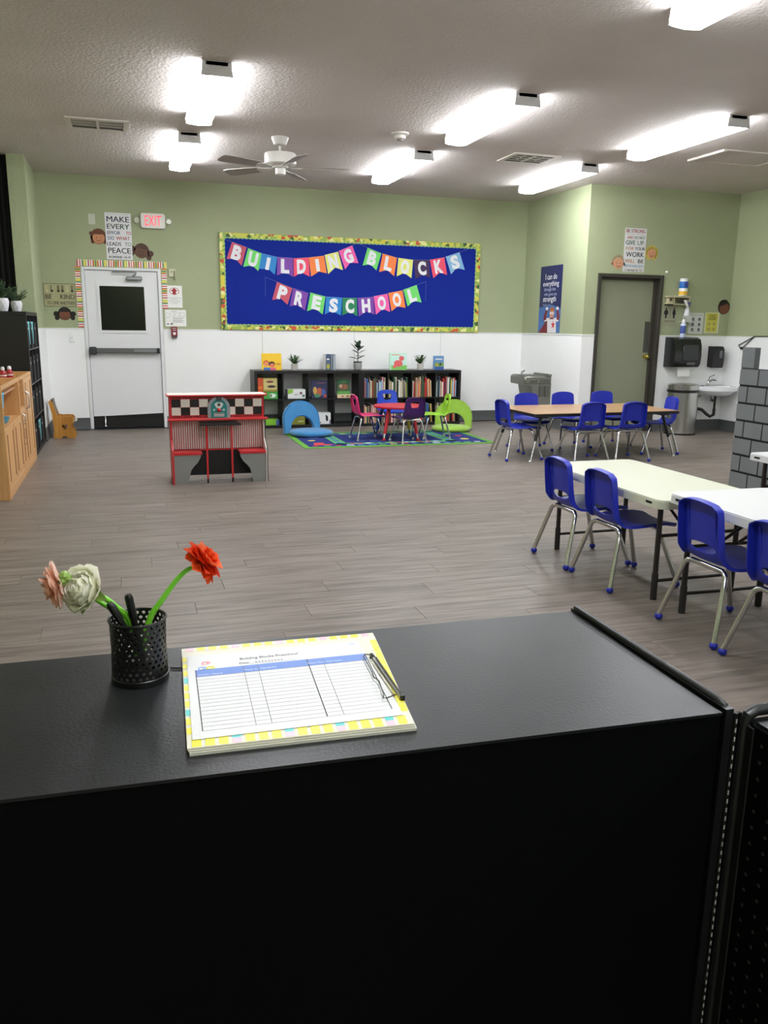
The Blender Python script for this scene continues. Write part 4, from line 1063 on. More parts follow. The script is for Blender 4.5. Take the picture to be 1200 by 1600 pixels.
# rug
t = thing('area_rug', 'blue and green printed play rug beneath the round red table', 'rug')
rb = MB(); RX, RY = 2.36, 1.33
rb.box((0, 0, 0), (RX, RY, .007), b=.002)
rb.build('rug_base', mat((94, 156, 52), .95, noise=.08, scale=30, bump=.3, bscale=300), t, smooth=False)
navy = mat((20, 36, 108), .95, noise=.1, scale=20); rc = [navy, mat((90, 165, 85), .95), mat((40, 90, 170), .95), mat((190, 60, 60), .95), mat((205, 195, 90), .95), mat((90, 130, 190), .95), mat((210, 215, 220), .95)]
b = MB(); q = lambda x0, y0, x1, y1, m_: b.box((x0, y0, .0068+.0003*m_*0), (x1, y1, .0076), m_)
q(.07, .07, RX-.07, RY-.07, 0)
b.build('blue_field', rc, t, smooth=False)
b = MB(); q = lambda x0, y0, x1, y1, m_: b.box((x0, y0, .0074), (x1, y1, .0081), m_)
q(.42, .22, .56, RY-.12, 1); q(RX-.56, .22, RX-.42, RY-.12, 1); q(.42, .22, RX-.42, .30, 1); q(.42, RY-.22, RX-.42, RY-.14, 1)
b.build('green_frame', rc, t, smooth=False)
b = MB(); q = lambda x0, y0, x1, y1, m_: b.box((x0, y0, .008), (x1, y1, .0086), m_)
for k in range(5): q(.455, .32+k*.17, .525, .40+k*.17, 2); q(RX-.525, .32+k*.17, RX-.455, .40+k*.17, 2)
rnd = random.Random(3)
for k in range(12): x_ = .60+k*.095; q(x_, .235, x_+.06, .285, rnd.choice([0, 3, 4, 6])); q(x_, RY-.205, x_+.06, RY-.155, rnd.choice([3, 4, 0]))
for k in range(16): x_ = .12+k*.134; q(x_, .11, x_+.07+.03*rnd.random(), .155, rnd.choice([3, 4, 6, 5, 1]))
for (cx, cy, r_, m_) in ((.25, .35, .06, 3), (.20, .6, .05, 4), (.28, .85, .07, 5), (RX-.25, .4, .06, 4), (RX-.22, .7, .05, 3), (RX-.27, .95, .06, 1), (.24, 1.1, .05, 3)): b.prism(circ(cx, cy, r_, 7), (0, 0, .008), X, Y, Z, .0006, m_)
b.prism([(.15, .2), (.36, .18), (.38, .24), (.28, .27), (.24, .4), (.18, .38)], (0, 0, .008), X, Y, Z, .0007, 3)
for k in range(6): q(.75+k*.14, .45, .85+k*.14, .47, 5); q(.7+k*.16, .8, .78+k*.16, .815, 5)
b.build('printed_motifs', rc, t, smooth=False, kind='stuff')
t.location = (1.90, 9.13, 0); t.rotation_euler = (0, 0, radians(-.6))

# ---------------------------------------------------------------- floor chairs
def floor_chair(label, x_, y_, a_, col, s=1.0, z0=.009):
    t = thing('floor_chair', label, 'floor chair')
    fm_ = mat(col, .9, noise=.06, scale=12, sheen=.3, bump=.15, bscale=180); pip = mat(tuple(max(0, v-25) for v in col), .9)
    # seat: a flattened round cushion; local +X = direction the sitter faces
    n = 32; b = MB(); vs = []
    lv = [(0.001, .0), (.84, .0), (.96, .015), (1.0, .038), (.96, .060), (.82, .074), (.4, .080), (0.001, .081)]
    for rr_, z_ in lv:
        for k in range(n): c_, s_ = cos(2*pi*k/n), sin(2*pi*k/n); vs.append((.02+.27*rr_*math.copysign(abs(c_)**.9, c_), .275*rr_*math.copysign(abs(s_)**.9, s_), z_))
    b.raw(vs, [(i*n+k, i*n+(k+1) % n, (i+1)*n+(k+1) % n, (i+1)*n+k) for i in range(len(lv)-1) for k in range(n)])
    b.build('seat_cushion', fm_, t, angle=80)
    # back: arch with a half-round opening
    out = [(-.27, .0)]+[(.27*-cos(radians(a)), .17+.25*sin(radians(a))) for a in range(0, 181, 12)]+[(.27, 0), (.16, 0)]+[(.17*cos(radians(a)), .05+.165*sin(radians(a))) for a in range(0, 181, 15)]+[(-.16, 0)]
    lean = Vector((-.16, 0, 1)).normalized(); nrm = Vector((1, 0, .16)).normalized(); o0 = Vector((-.215, 0, .012))
    b = MB()
    layers = [(-.030, .90), (-.022, .975), (0, 1.0), (.022, .975), (.030, .90)]
    # centre line of the arch band for a soft inset
    mid = []; N_ = len(out)
    for u, v in out:
        r_ = math.hypot(u, max(0, v-.10)); 
        tgt = (.215*u/max(.01, abs(u)) if v < .02 else None)
        ang = math.atan2(max(v, .0)-.09, u); mid.append(Vector((.215*cos(ang) if v > .02 else math.copysign(.215, u), .10+.225*sin(ang) if v > .02 else .0)))
    vs = []
    for off, kf in layers:
        for (u, v), mc in zip(out, mid):
            q_ = mc+(Vector((u, v))-mc)*kf; vs.append(o0+Y*q_.x+lean*q_.y+nrm*off)
    b.raw(vs, [(i*N_+k, i*N_+(k+1) % N_, (i+1)*N_+(k+1) % N_, (i+1)*N_+k) for i in range(len(layers)-1) for k in range(N_)])
    for li in (0, len(layers)-1):
        L_ = [vs[li*N_+k] for k in range(N_)]
        tri = tessellate_polygon([[Vector(((p-o0).y, (p-o0).dot(lean), 0)) for p in L_]])
        b.raw(L_, [tuple(q_) for q_ in tri])
    b.build('arched_back', fm_, t, angle=80)
    MB().tube([o0+Y*u+lean*v+nrm*.028 for u, v in [(-.262, .03)]+[(.262*-cos(radians(a)), .17+.243*sin(radians(a))) for a in range(0, 181, 12)]+[(.262, .03)]], .004, n=6).build('piping', pip, t)
    MB().lathe([(.235, 0), (.255, .004), (.25, .012)], (.02, 0, 0), n=28).build('black_base', BLK, t)
    t.scale = (s,)*3
    t.location = (x_, y_, z0); t.rotation_euler = (0, 0, radians(a_)); t['group'] = 'arched fabric floor chairs'
floor_chair('sky blue fabric floor chair with arched back before the black bookshelf', 2.20, 10.22, -72, (58, 128, 180), .98)
floor_chair('lime green fabric floor chair with arched back at the right end of the bookshelf', 4.17, 10.36, -120, (142, 182, 62), .95, .002)

# ---------------------------------------------------------------- bookshelf (two 4 x 2 cube units)
SH = mat((20, 20, 21), .42, noise=.15, scale=6, name='black_brown_laminate')
def cube_unit(name, label, x0, y0, n, rows, cell=.3395, depth=.385, along='X', z0=0, back=None):
    """outer boards 38 mm, dividers 16 mm; built along X with its face at y0 looking to -Y"""
    t = thing(name, label, 'shelf')
    T1, T2 = .038, .016; Wd = 2*T1+n*cell+(n-1)*T2; Ht = 2*T1+rows*cell+(rows-1)*T2
    for z_ in (0, Ht-T1): MB().box((0, 0, z_), (Wd, depth, z_+T1), b=.002).build('outer_board', SH, t, smooth=False)
    for x_ in (0, Wd-T1): MB().box((x_, 0, T1), (x_+T1, depth, Ht-T1), b=.002).build('outer_board', SH, t, smooth=False)
    for k in range(1, rows): z_ = T1+k*cell+(k-1)*T2; MB().box((T1, .003, z_), (Wd-T1, depth-.003, z_+T2)).build('shelf_board', SH, t, smooth=False)
    for r_ in range(rows):
        for k in range(1, n): x_ = T1+k*cell+(k-1)*T2; z_ = T1+r_*(cell+T2); MB().box((x_, .003, z_), (x_+T2, depth-.003, z_+cell)).build('divider', SH, t, smooth=False)
    return t, Wd, Ht
KX, KY = 1.63, 11.085
kt, KW, KH = cube_unit('cube_bookshelf', 'left half of the long low black bookshelf, with boxes and games in its cells', 0, 0, 4, 2); kt.location = (KX, KY, 0)
kt2, _, _ = cube_unit('cube_bookshelf', 'right half of the long low black bookshelf, packed with picture books', 0, 0, 4, 2); kt2.location = (KX+KW+.002, KY, 0)
kt['group'] = kt2['group'] = 'low black bookshelves against the back wall'
cellx = lambda k: (KX if k < 4 else KX+KW+.002)+.038+(k % 4)*.3555
ZU, ZL = .038+.3395+.016, .038
def book(label, x_, y_, z_, th, dp, ht, col, lean=0, group=None, nm='picture_book', facing=0):
    b = MB()
    b.box((-th/2, -dp/2, 0), (th/2, dp/2, ht), 0)
    b.box((-th/2+.0012, -dp/2+.003, .003), (th/2-.0012, dp/2+.0006, ht-.003), 1)
    b.box((-th/2+.0012, -dp/2+.003, ht-.0035), (th/2-.0012, dp/2-.001, ht+.0004), 1)
    o = b.build(nm, [mat(col, .45), PAPER], smooth=False)
    o.location = (x_, y_, z_); o.rotation_euler = (0, lean, facing)
    return tag(o, label, 'book', group)
PAL = [('white', (225, 222, 214)), ('cream', (214, 200, 165)), ('tan', (176, 150, 112)), ('dark green', (50, 84, 62)), ('blue', (60, 96, 160)), ('sky blue', (140, 178, 205)), ('red', (184, 48, 44)),
       ('navy', (36, 46, 84)), ('yellow', (222, 192, 70)), ('pink', (214, 150, 160)), ('orange', (210, 120, 56)), ('grey', (150, 150, 150)), ('black', (34, 34, 36)), ('teal', (60, 140, 140)), ('brown', (110, 76, 52))]
ORD = ['first', 'second', 'third', 'fourth', 'fifth', 'sixth', 'seventh', 'eighth', 'ninth', 'tenth', 'eleventh', 'twelfth', 'thirteenth', 'fourteenth', 'fifteenth', 'sixteenth', 'seventeenth', 'eighteenth', 'nineteenth', 'twentieth', 'twenty-first', 'twenty-second', 'twenty-third', 'twenty-fourth', 'twenty-fifth']
CN = {4: 'first packed cell', 5: 'second packed cell', 6: 'third packed cell', 7: 'rightmost cell'}
rb_ = random.Random(11)
def fill(k, z_, rowname, frac, mx, prefs, tall=.29):
    x_ = cellx(k)+.006; end = cellx(k)+.335*frac; i = 0; grp = 'books in the %s, %s of the black bookshelf' % (CN[k], rowname)
    lean_from = end-.07
    while x_ < end and i < mx:
        th = rb_.uniform(.007, .018); ht = rb_.uniform(.205, tall); dp = rb_.uniform(.19, .24)
        cn, cc = PAL[rb_.choice(prefs)]
        if x_+th > end: break
        ln = 0
        if x_ > lean_from and frac < .97: ln = -.055
        book('%s book spine, %s from left, %s, %s' % (cn, ORD[i], rowname, CN[k]), x_+th/2+(.016 if ln else 0), KY+.02+dp/2+rb_.uniform(0, .02), z_+(.002 if ln else .0005), th, dp, ht, cc, ln, grp)
        x_ += th+rb_.uniform(.0015, .0035)+(.002 if ln else 0); i += 1
fill(4, ZU, 'upper row', .99, 24, [0, 3, 4, 0, 1, 11, 9, 6, 0, 5, 14])
fill(5, ZU, 'upper row', .90, 22, [1, 0, 8, 2, 1, 3, 0, 11, 3, 12])
fill(6, ZU, 'upper row', .88, 22, [2, 14, 9, 2, 0, 3, 10, 6, 1])
fill(7, ZU, 'upper row', .97, 23, [0, 11, 8, 6, 2, 7, 5, 3, 0])
for k in (4, 5, 6, 7): fill(k, ZL, 'lower row', .95, 22, [0, 1, 8, 6, 3, 4, 9, 2, 10, 12], .27)
def front_box(nm, label, cat, x0, x1, z0, ht, dp, col, y_, extras=(), lean=0, cx=None):
    x0, x1 = x0*1.0325, x1*1.0325
    t = thing(nm, label, cat)
    MB().box((-(x1-x0)/2, 0, 0), ((x1-x0)/2, dp, ht), b=.002).build('body', mat(col, .45), t, smooth=False)
    if extras:
        b = MB(); ms = []
        for i, (ol, c_) in enumerate(extras):
            ms.append(mat(c_, .5))
            b.prism([(-(x1-x0)/2+u*(x1-x0), v*ht) for u, v in ol], (0, -.0004-.0004*i, 0), X, Z, -Y, .0005, i)
        b.build('cover_print', ms, t, smooth=False)
    t.location = ((x0+x1)/2, y_, z0); t.rotation_euler = (lean, 0, 0)
    return t
R4 = lambda a, b_, c, d: [(a, b_), (c, b_), (c, d), (a, d)]
EL = lambda cx, cy, rx, ry, n=12: circ(cx, cy, rx, n, ry)
# upper row games
front_box('board_game', 'orange and olive game box standing in the first upper cell of the bookshelf', 'game box', 1.63, 1.885, ZU+.096, .185, .05, (150, 140, 62), KY+.05,
  [(R4(0, 0, .27, 1), (200, 80, 40)), (R4(.3, .15, .98, .95), (200, 186, 120)), (EL(.62, .72, .2, .08), (120, 60, 60)), (EL(.7, .38, .22, .1), (70, 50, 60)), (EL(.12, .3, .1, .12), (230, 120, 50))])
front_box('game_box', 'green and white box under the orange and olive game, first upper cell', 'game box', 1.62, 1.885, ZU, .092, .22, (70, 160, 70), KY+.03,
  [(R4(0, .6, .45, 1), (210, 90, 50)), (EL(.75, .5, .17, .3), (225, 230, 225)), (EL(.66, .5, .06, .16), (60, 80, 60))])
front_box('toy_box', 'white box with a green corner in the second upper cell', 'box', 2.02, 2.255, ZU, .125, .22, (222, 224, 222), KY+.03,
  [([(0, 1), (.3, 1), (.27, .62), (0, .5)], (130, 180, 50)), (EL(.74, .6, .08, .13), (120, 60, 90)), (EL(.88, .32, .08, .12), (60, 110, 70)), (R4(.35, .42, .58, .48), (120, 120, 120))])
front_box('picture_book', 'large dark blue book with cartoon animals, standing in the third upper cell', 'book', 2.345, 2.56, ZU, .245, .02, (26, 32, 74), KY+.06,
  [(EL(.22, .42, .13, .22), (190, 150, 70)), (EL(.5, .35, .18, .24), (170, 80, 50)), (EL(.75, .32, .15, .2), (60, 80, 140)), (EL(.35, .14, .2, .1), (70, 130, 90)), (R4(.35, .82, .9, .88), (110, 60, 80)), (EL(.85, .12, .1, .08), (180, 60, 50))], lean=-.1)
front_box('picture_book', 'green book with a group of animals, standing in the fourth upper cell', 'book', 2.70, 2.88, ZU+.05, .20, .02, (48, 92, 56), KY+.10,
  [(EL(.5, .5, .4, .22), (120, 84, 60)), (EL(.3, .55, .12, .12), (190, 160, 130)), (EL(.65, .5, .14, .14), (150, 90, 60)), (R4(0, 0, 1, .2), (90, 150, 70)), (EL(.5, .85, .3, .08), (70, 130, 80))], lean=-.08)
front_box('card_box', 'long cream box lying under the green animal book, fourth upper cell', 'box', 2.69, 2.93, ZU, .048, .16, (214, 196, 160), KY+.04, [(EL(.3, .5, .08, .3), (190, 120, 90)), (EL(.6, .5, .1, .3), (150, 110, 80))])
# lower row
front_box('game_box', 'lime green box lying in the first lower cell of the bookshelf', 'game box', 1.70, 1.90, ZL, .075, .22, (130, 190, 50), KY+.04, [(R4(0, 0, .12, 1), (60, 60, 60)), (R4(.8, 0, 1, 1), (60, 80, 150))])
front_box('game_box', 'olive green box seen through the blue floor chair opening', 'game box', 2.06, 2.25, ZL, .11, .2, (128, 130, 50), KY+.04, [(R4(.5, .3, .9, .5), (180, 180, 120))])
front_box('toy_box', 'white box with a black animal figure in the third lower cell', 'box', 2.41, 2.60, ZL, .155, .2, (220, 222, 224), KY+.04,
  [(EL(.72, .5, .09, .26), (30, 32, 36)), (EL(.66, .72, .05, .1), (30, 32, 36)), (R4(.05, .1, .3, .2), (60, 60, 70)), (R4(.9, .05, .98, .4), (90, 60, 120))])
# on top
ZT = KH
t = front_box('picture_book', 'yellow picture book of two hugging children titled Incredible You, on the bookshelf', 'book', 1.70, 1.96, ZT+.002, .225, .014, (240, 196, 30), KY+.12,
  [(EL(.22, .42, .16, .17), (200, 90, 50)), (EL(.22, .36, .13, .14), (226, 140, 90)), (EL(.5, .36, .17, .16), (50, 36, 34)), (EL(.52, .28, .13, .13), (222, 120, 80)), (R4(.08, 0, .42, .16), (60, 110, 180)), (R4(.42, 0, .7, .14), (214, 90, 130)), (R4(.72, .3, .95, .42), (205, 150, 40))], lean=-.12)
b = MB(); b.text('Incredible', (-.0, -.0035, .155), X, Z, .028, .15, bold=.01).text('You!', (.02, -.0035, .118), X, Z, .028, .07, bold=.01).box((-.07, -.0035, .200), (.06, -.003, .208))
b.build('title', mat((60, 90, 150)), t, smooth=False)
t = front_box('picture_book', 'pale green picture book with a red shape on its cover, on the bookshelf', 'book', 3.44, 3.685, ZT+.002, .235, .014, (176, 220, 190), KY+.10,
  [(R4(.08, .0, 1, .28), (120, 190, 90)), (R4(.08, .28, 1, .97), (190, 226, 214)), (EL(.5, .38, .26, .2), (214, 90, 90)), (EL(.7, .68, .15, .15), (214, 90, 90)), (R4(.12, .86, .6, .91), (225, 140, 110)), (EL(.28, .2, .1, .1), (220, 100, 100))], lean=-.12)
t = front_box('picture_book', 'small blue book with two figures on green, at the right end of the bookshelf', 'book', 4.085, 4.235, ZT+.002, .195, .03, (96, 140, 186), KY+.12,
  [(R4(.1, 0, 1, .22), (60, 90, 160)), (R4(.1, .22, 1, .5), (120, 160, 80)), (EL(.3, .35, .1, .1), (190, 150, 60)), (EL(.65, .4, .12, .12), (60, 60, 60)), (R4(.15, .72, .85, .8), (225, 225, 225))], lean=-.05)
MB().box((-.076, -.001, 0), (-.070, .031, .195)).build('red_spine', mat((150, 60, 50)), t, smooth=False)
# book pair standing open
for i, (x_, c_, lab) in enumerate(((2.669, (70, 90, 120), 'grey-blue book standing with its spine out, left one of the pair on the bookshelf'), (2.741, (140, 150, 160), 'silver-grey book standing with its spine out, right one of the pair on the bookshelf'))):
    b = MB(); b.box((-.03, 0, 0), (.03, .16, .215), 0, b=.001).box((-.031, .01, .004), (-.0, .155, .2155), 1)
    if i == 0: b.prism(EL(0, .05, .024, .035), (0, -.0006, 0), X, Z, -Y, .0006, 2).box((-.02, -.001, .14), (.018, 0, .155), 1)
    else: b.box((-.016, -.001, 0), (-.006, 0, .215), 2).box((.01, -.001, .02), (.014, 0, .2), 1)
    o = b.build('picture_book', [mat(c_, .45), PAPER, mat((180, 176, 60) if i == 0 else (50, 60, 70), .5)], smooth=False); o.location = (x_, KY+.12, ZT+.001); tag(o, lab, 'book', 'pair of standing books on the bookshelf')

# ---------------------------------------------------------------- plants
def leaf_mesh(L_, w_, bend, m_, name='leaf', fold=.25, ns=6):
    b = MB(); vs = []
    for i in range(ns+1):
        s_ = i/ns; ww = w_*sin(pi*min(1, s_*.92+.05))**.8*(1 if i < ns else .02)
        z_ = -bend*s_*s_*L_; x_ = L_*s_
        vs += [(x_, -ww, z_+fold*ww), (x_, 0, z_), (x_, ww, z_+fold*ww)]
    fs = []
    for i in range(ns): a = i*3; fs += [(a, a+1, a+4, a+3), (a+1, a+2, a+5, a+4)]
    b.raw(vs, fs)
    o = b.build(name, m_); return o
POT = mat((188, 184, 176), .8, noise=.08, scale=20); LEAFD = mat((30, 58, 36), .4, noise=.2, scale=10); LEAFM = mat((62, 92, 50), .5, noise=.2, scale=20)
SOIL = mat((30, 26, 22), .9)
def place_leaf(proto, t, base, yaw, pitch, roll=0, sc=1):
    o = share(proto, 'leaf', t, base, None); o.rotation_euler = (Matrix.Rotation(yaw, 3, 'Z') @ Matrix.Rotation(-pitch, 3, 'Y') @ Matrix.Rotation(roll, 3, 'X')).to_euler(); o.scale = (sc,)*3
    return o
def pot_plant(label, x_, y_, kind, seed):
    t = thing('potted_plant', label, 'plant'); r_ = random.Random(seed)
    if kind == 'fern':
        MB().lathe([(.040, 0), (.046, .003), (.047, .088), (.043, .09), (.042, .078)], n=24).build('pot', POT, t); MB().lathe([(.042, .078), (0, .08)], n=16).build('soil', SOIL, t)
        pr = leaf_mesh(.145, .016, .12, LEAFM); pr.parent = t; first = True
        for k in range(15):
            yaw = k*2.4; pit = radians(r_.uniform(35, 82))
            if first: pr.location = (0, 0, .075); pr.rotation_euler = (0, -pit, yaw); first = False
            else: place_leaf(pr, t, (.008*cos(yaw), .008*sin(yaw), .075), yaw, pit, 0, r_.uniform(.75, 1.15))
        # side leaflets
        b = MB()
        for k in range(10):
            yaw = k*2.4+.4; pit = radians(r_.uniform(35, 75)); d = Vector((cos(yaw)*cos(pit), sin(yaw)*cos(pit), sin(pit)))
            for j in range(5):
                p = Vector((0, 0, .075))+d*(.04+.022*j)
                for s_ in (-1, 1):
                    sd = d.cross(Z).normalized()*s_; tip = p+sd*.022+d*.012
                    b.raw([p, p+d*.01+sd*.008, tip, p-d*.004+sd*.01], [(0, 1, 2, 3)])
        b.build('leaflets', LEAFM, t, kind='stuff')
    else:
        MB().lathe([(.03, 0), (.05, .01), (.06, .05), (.06, .10), (.056, .115), (.052, .10)], n=28).build('pot', mat((150, 150, 148), .6, noise=.1, scale=15), t); MB().lathe([(.058, .104), (.0605, .106), (.0605, .118), (.052, .118)], n=28).build('black_rim', BLK, t)
        MB().lathe([(.052, .10), (0, .102)], n=16).build('soil', SOIL, t)
        MB().tube([(0, 0, .10), (.004, 0, .2), (0, 0, .33)], .006, n=6).build('stem', LEAFD, t)
        pr = leaf_mesh(.135, .042, .05, LEAFD); pr.parent = t; first = True
        for k, (z_, yaw, pit, sc_) in enumerate(((.15, 160, 15, .9), (.15, 10, 25, 1.0), (.19, 250, 10, .9), (.22, -15, 30, .95), (.23, 190, 30, .8), (.26, 20, 35, 1.0), (.26, 165, 48, 1.1), (.30, 270, 25, .8), (.30, 80, 30, .9), (.31, 40, 62, .85), (.32, 145, 62, .8))):
            yaw, pit = radians(yaw), radians(pit)
            if first: pr.location = (0, 0, z_); pr.rotation_euler = (0, -pit, yaw); first = False
            else: place_leaf(pr, t, (0, 0, z_), yaw, pit, 0, sc_)
    t.location = (x_, y_, KH)
pot_plant('small fern-like plant in a pale pot right of the yellow book', 2.197, KY+.12, 'fern', 1)
pot_plant('dark rubber plant in a grey pot at the middle of the bookshelf top', 3.082, KY+.10, 'rubber', 2)
pot_plant('small fern-like plant in a pale pot between the red-shape book and the small blue book', 4.006, KY+.10, 'fern', 5)

# ---------------------------------------------------------------- tall cube unit with bins (faces +X, against the left wall)
ct, cw, chh = cube_unit('cube_storage', 'tall black cube storage with black and aqua fabric bins at the left', 0, 0, 3, 4, cell=.345)
ct.location = (-.93, 9.235, 0); ct.rotation_euler = (0, 0, radians(90))
sc_ = 1.14/cw
ct.scale = (1.14/cw, 1, 1.47/chh)
MB().box((.03, .375, .03), (cw-.03, .385, chh-.03)).build('back_board', mat((18, 18, 19), .7), ct, smooth=False)
AQ = mat((120, 196, 200), .6); BB = mat((20, 20, 22), .85)
rown = ['bottom', 'second lowest', 'second highest', 'top']; coln = ['nearest', 'middle', 'far']
for r_ in range(4):
    for c_ in range(3):
        aqua = (r_, c_) in ((3, 0), (3, 1), (0, 1))
        t = thing('fabric_bin', '%s fabric bin, %s cell, %s row of the tall black unit' % ('aqua-trimmed' if aqua else 'black', coln[c_], rown[r_]), 'bin', group='fabric bins in the tall black unit')
        x0 = (.038+c_*(.345+.016))*ct.scale[0]; z0 = (.038+r_*(.345+.016))*ct.scale[2]
        w_, h_ = .345*ct.scale[0]-.02, .27
        b = MB(); b.box((-.36, 0, 0), (-.015, w_, .006)); b.box((-.021, 0, .006), (-.015, w_, h_)); b.box((-.36, 0, .006), (-.354, w_, h_)); b.box((-.354, 0, .006), (-.021, .006, h_)); b.box((-.354, w_-.006, .006), (-.021, w_, h_))
        b.build('bin_body', BB, t, smooth=False)
        if aqua:
            MB().box((-.018, -.002, h_-.012), (-.011, w_+.002, h_+.004)).prism([(w_*.0, h_), (w_*.38, h_), (w_*.2, .03), (w_*.12, .03)], (-.0148, 0, 0), Y, Z, X, .002).prism([(w_*.62, h_), (w_, h_), (w_*.9, .04), (w_*.8, .04)], (-.0148, 0, 0), Y, Z, X, .002).build('aqua_trim', AQ, t, smooth=False)
        MB().prism(circ(w_/2, h_*.75, .02, 12, .012), (-.0152, 0, 0), Y, Z, X, .003, holes=[circ(w_/2, h_*.75, .014, 12, .007)]).build('grip_ring', mat((190, 195, 195), .4), t, smooth=False)
        t.location = (-.93, 9.235+x0+.01, z0+.001)
# plants on top of it
def bushy(label, x_, y_, s, seed):
    t = thing('potted_plant', label, 'plant'); r_ = random.Random(seed); n = 8
    b = MB(); pr = [(.045, 0), (.062, .05), (.066, .10), (.058, .13)]
    vs = []
    for i, (rr_, z_) in enumerate(pr):
        for k in range(n): a = 2*pi*(k+.5*(i % 2))/n; vs.append((rr_*s*cos(a), rr_*s*sin(a), z_*s))
    fs = []
    for i in range(3):
        for k in range(n):
            a, b2, c_, d = i*n+k, i*n+(k+1) % n, (i+1)*n+(k+1) % n, (i+1)*n+k
            if i % 2 == 0: fs += [(a, b2, d), (b2, c_, d)]
            else: fs += [(a, b2, c_), (a, c_, d)]
    fs.append(tuple(range(n))); fs.append(tuple(3*n+k for k in range(n)))
    b.raw(vs, fs).build('faceted_pot', mat((214, 214, 218), .5), t, smooth=False)
    b = MB()
    stems = MB()
    for k in range(26):
        yaw = r_.uniform(0, 2*pi); pit = radians(r_.uniform(20, 85)); L_ = r_.uniform(.12, .21)*s
        d = Vector((cos(yaw)*cos(pit), sin(yaw)*cos(pit), sin(pit))); p0 = Vector((0, 0, .12*s)); stems.tube([p0, p0+d*L_], .002, n=4)
        for j in range(7):
            p = p0+d*L_*(.3+.1*j+.03*r_.random()); e = Vector((r_.uniform(-1, 1), r_.uniform(-1, 1), r_.uniform(-.3, 1))).normalized(); f_ = e.cross(d).normalized()
            l_ = r_.uniform(.014, .024)*s*1.3
            b.raw([p, p+e*l_*.5+f_*l_*.35, p+e*l_, p+e*l_*.5-f_*l_*.35], [(0, 1, 2, 3)])
    b.build('foliage', mat((52, 70, 46), .6, noise=.3, scale=30), t, kind='stuff', smooth=False); stems.build('stems', LEAFM, t, kind='stuff')
    t.location = (x_, y_, 1.471); t['group'] = 'leafy plants in faceted white pots on the tall black unit'
bushy('leafy plant in a faceted white pot cut off by the left photo edge', -1.165, 9.42, 1.0, 4)
bushy('leafy plant in a smaller faceted white pot, right one on the tall black unit', -1.065, 9.72, .86, 9)
# black drape added to keep the hallway opening dark
b = MB(); n = 40; vs = []
for i in range(n+1):
    x_ = -1.60+.475*i/n; y_ = YJ+.05+.018*sin(i*1.25)
    vs += [(x_, y_, .02), (x_, y_, H-.01)]
b.raw(vs, [(2*i, 2*i+2, 2*i+3, 2*i+1) for i in range(n)])
tag(b.build('darkening_drape', mat((10, 9, 9), .95), origin=(-1.37, YJ+.05, 0)), 'full-height black drape added to darken the opening at the far left, behind the plants', 'darkening_drape')

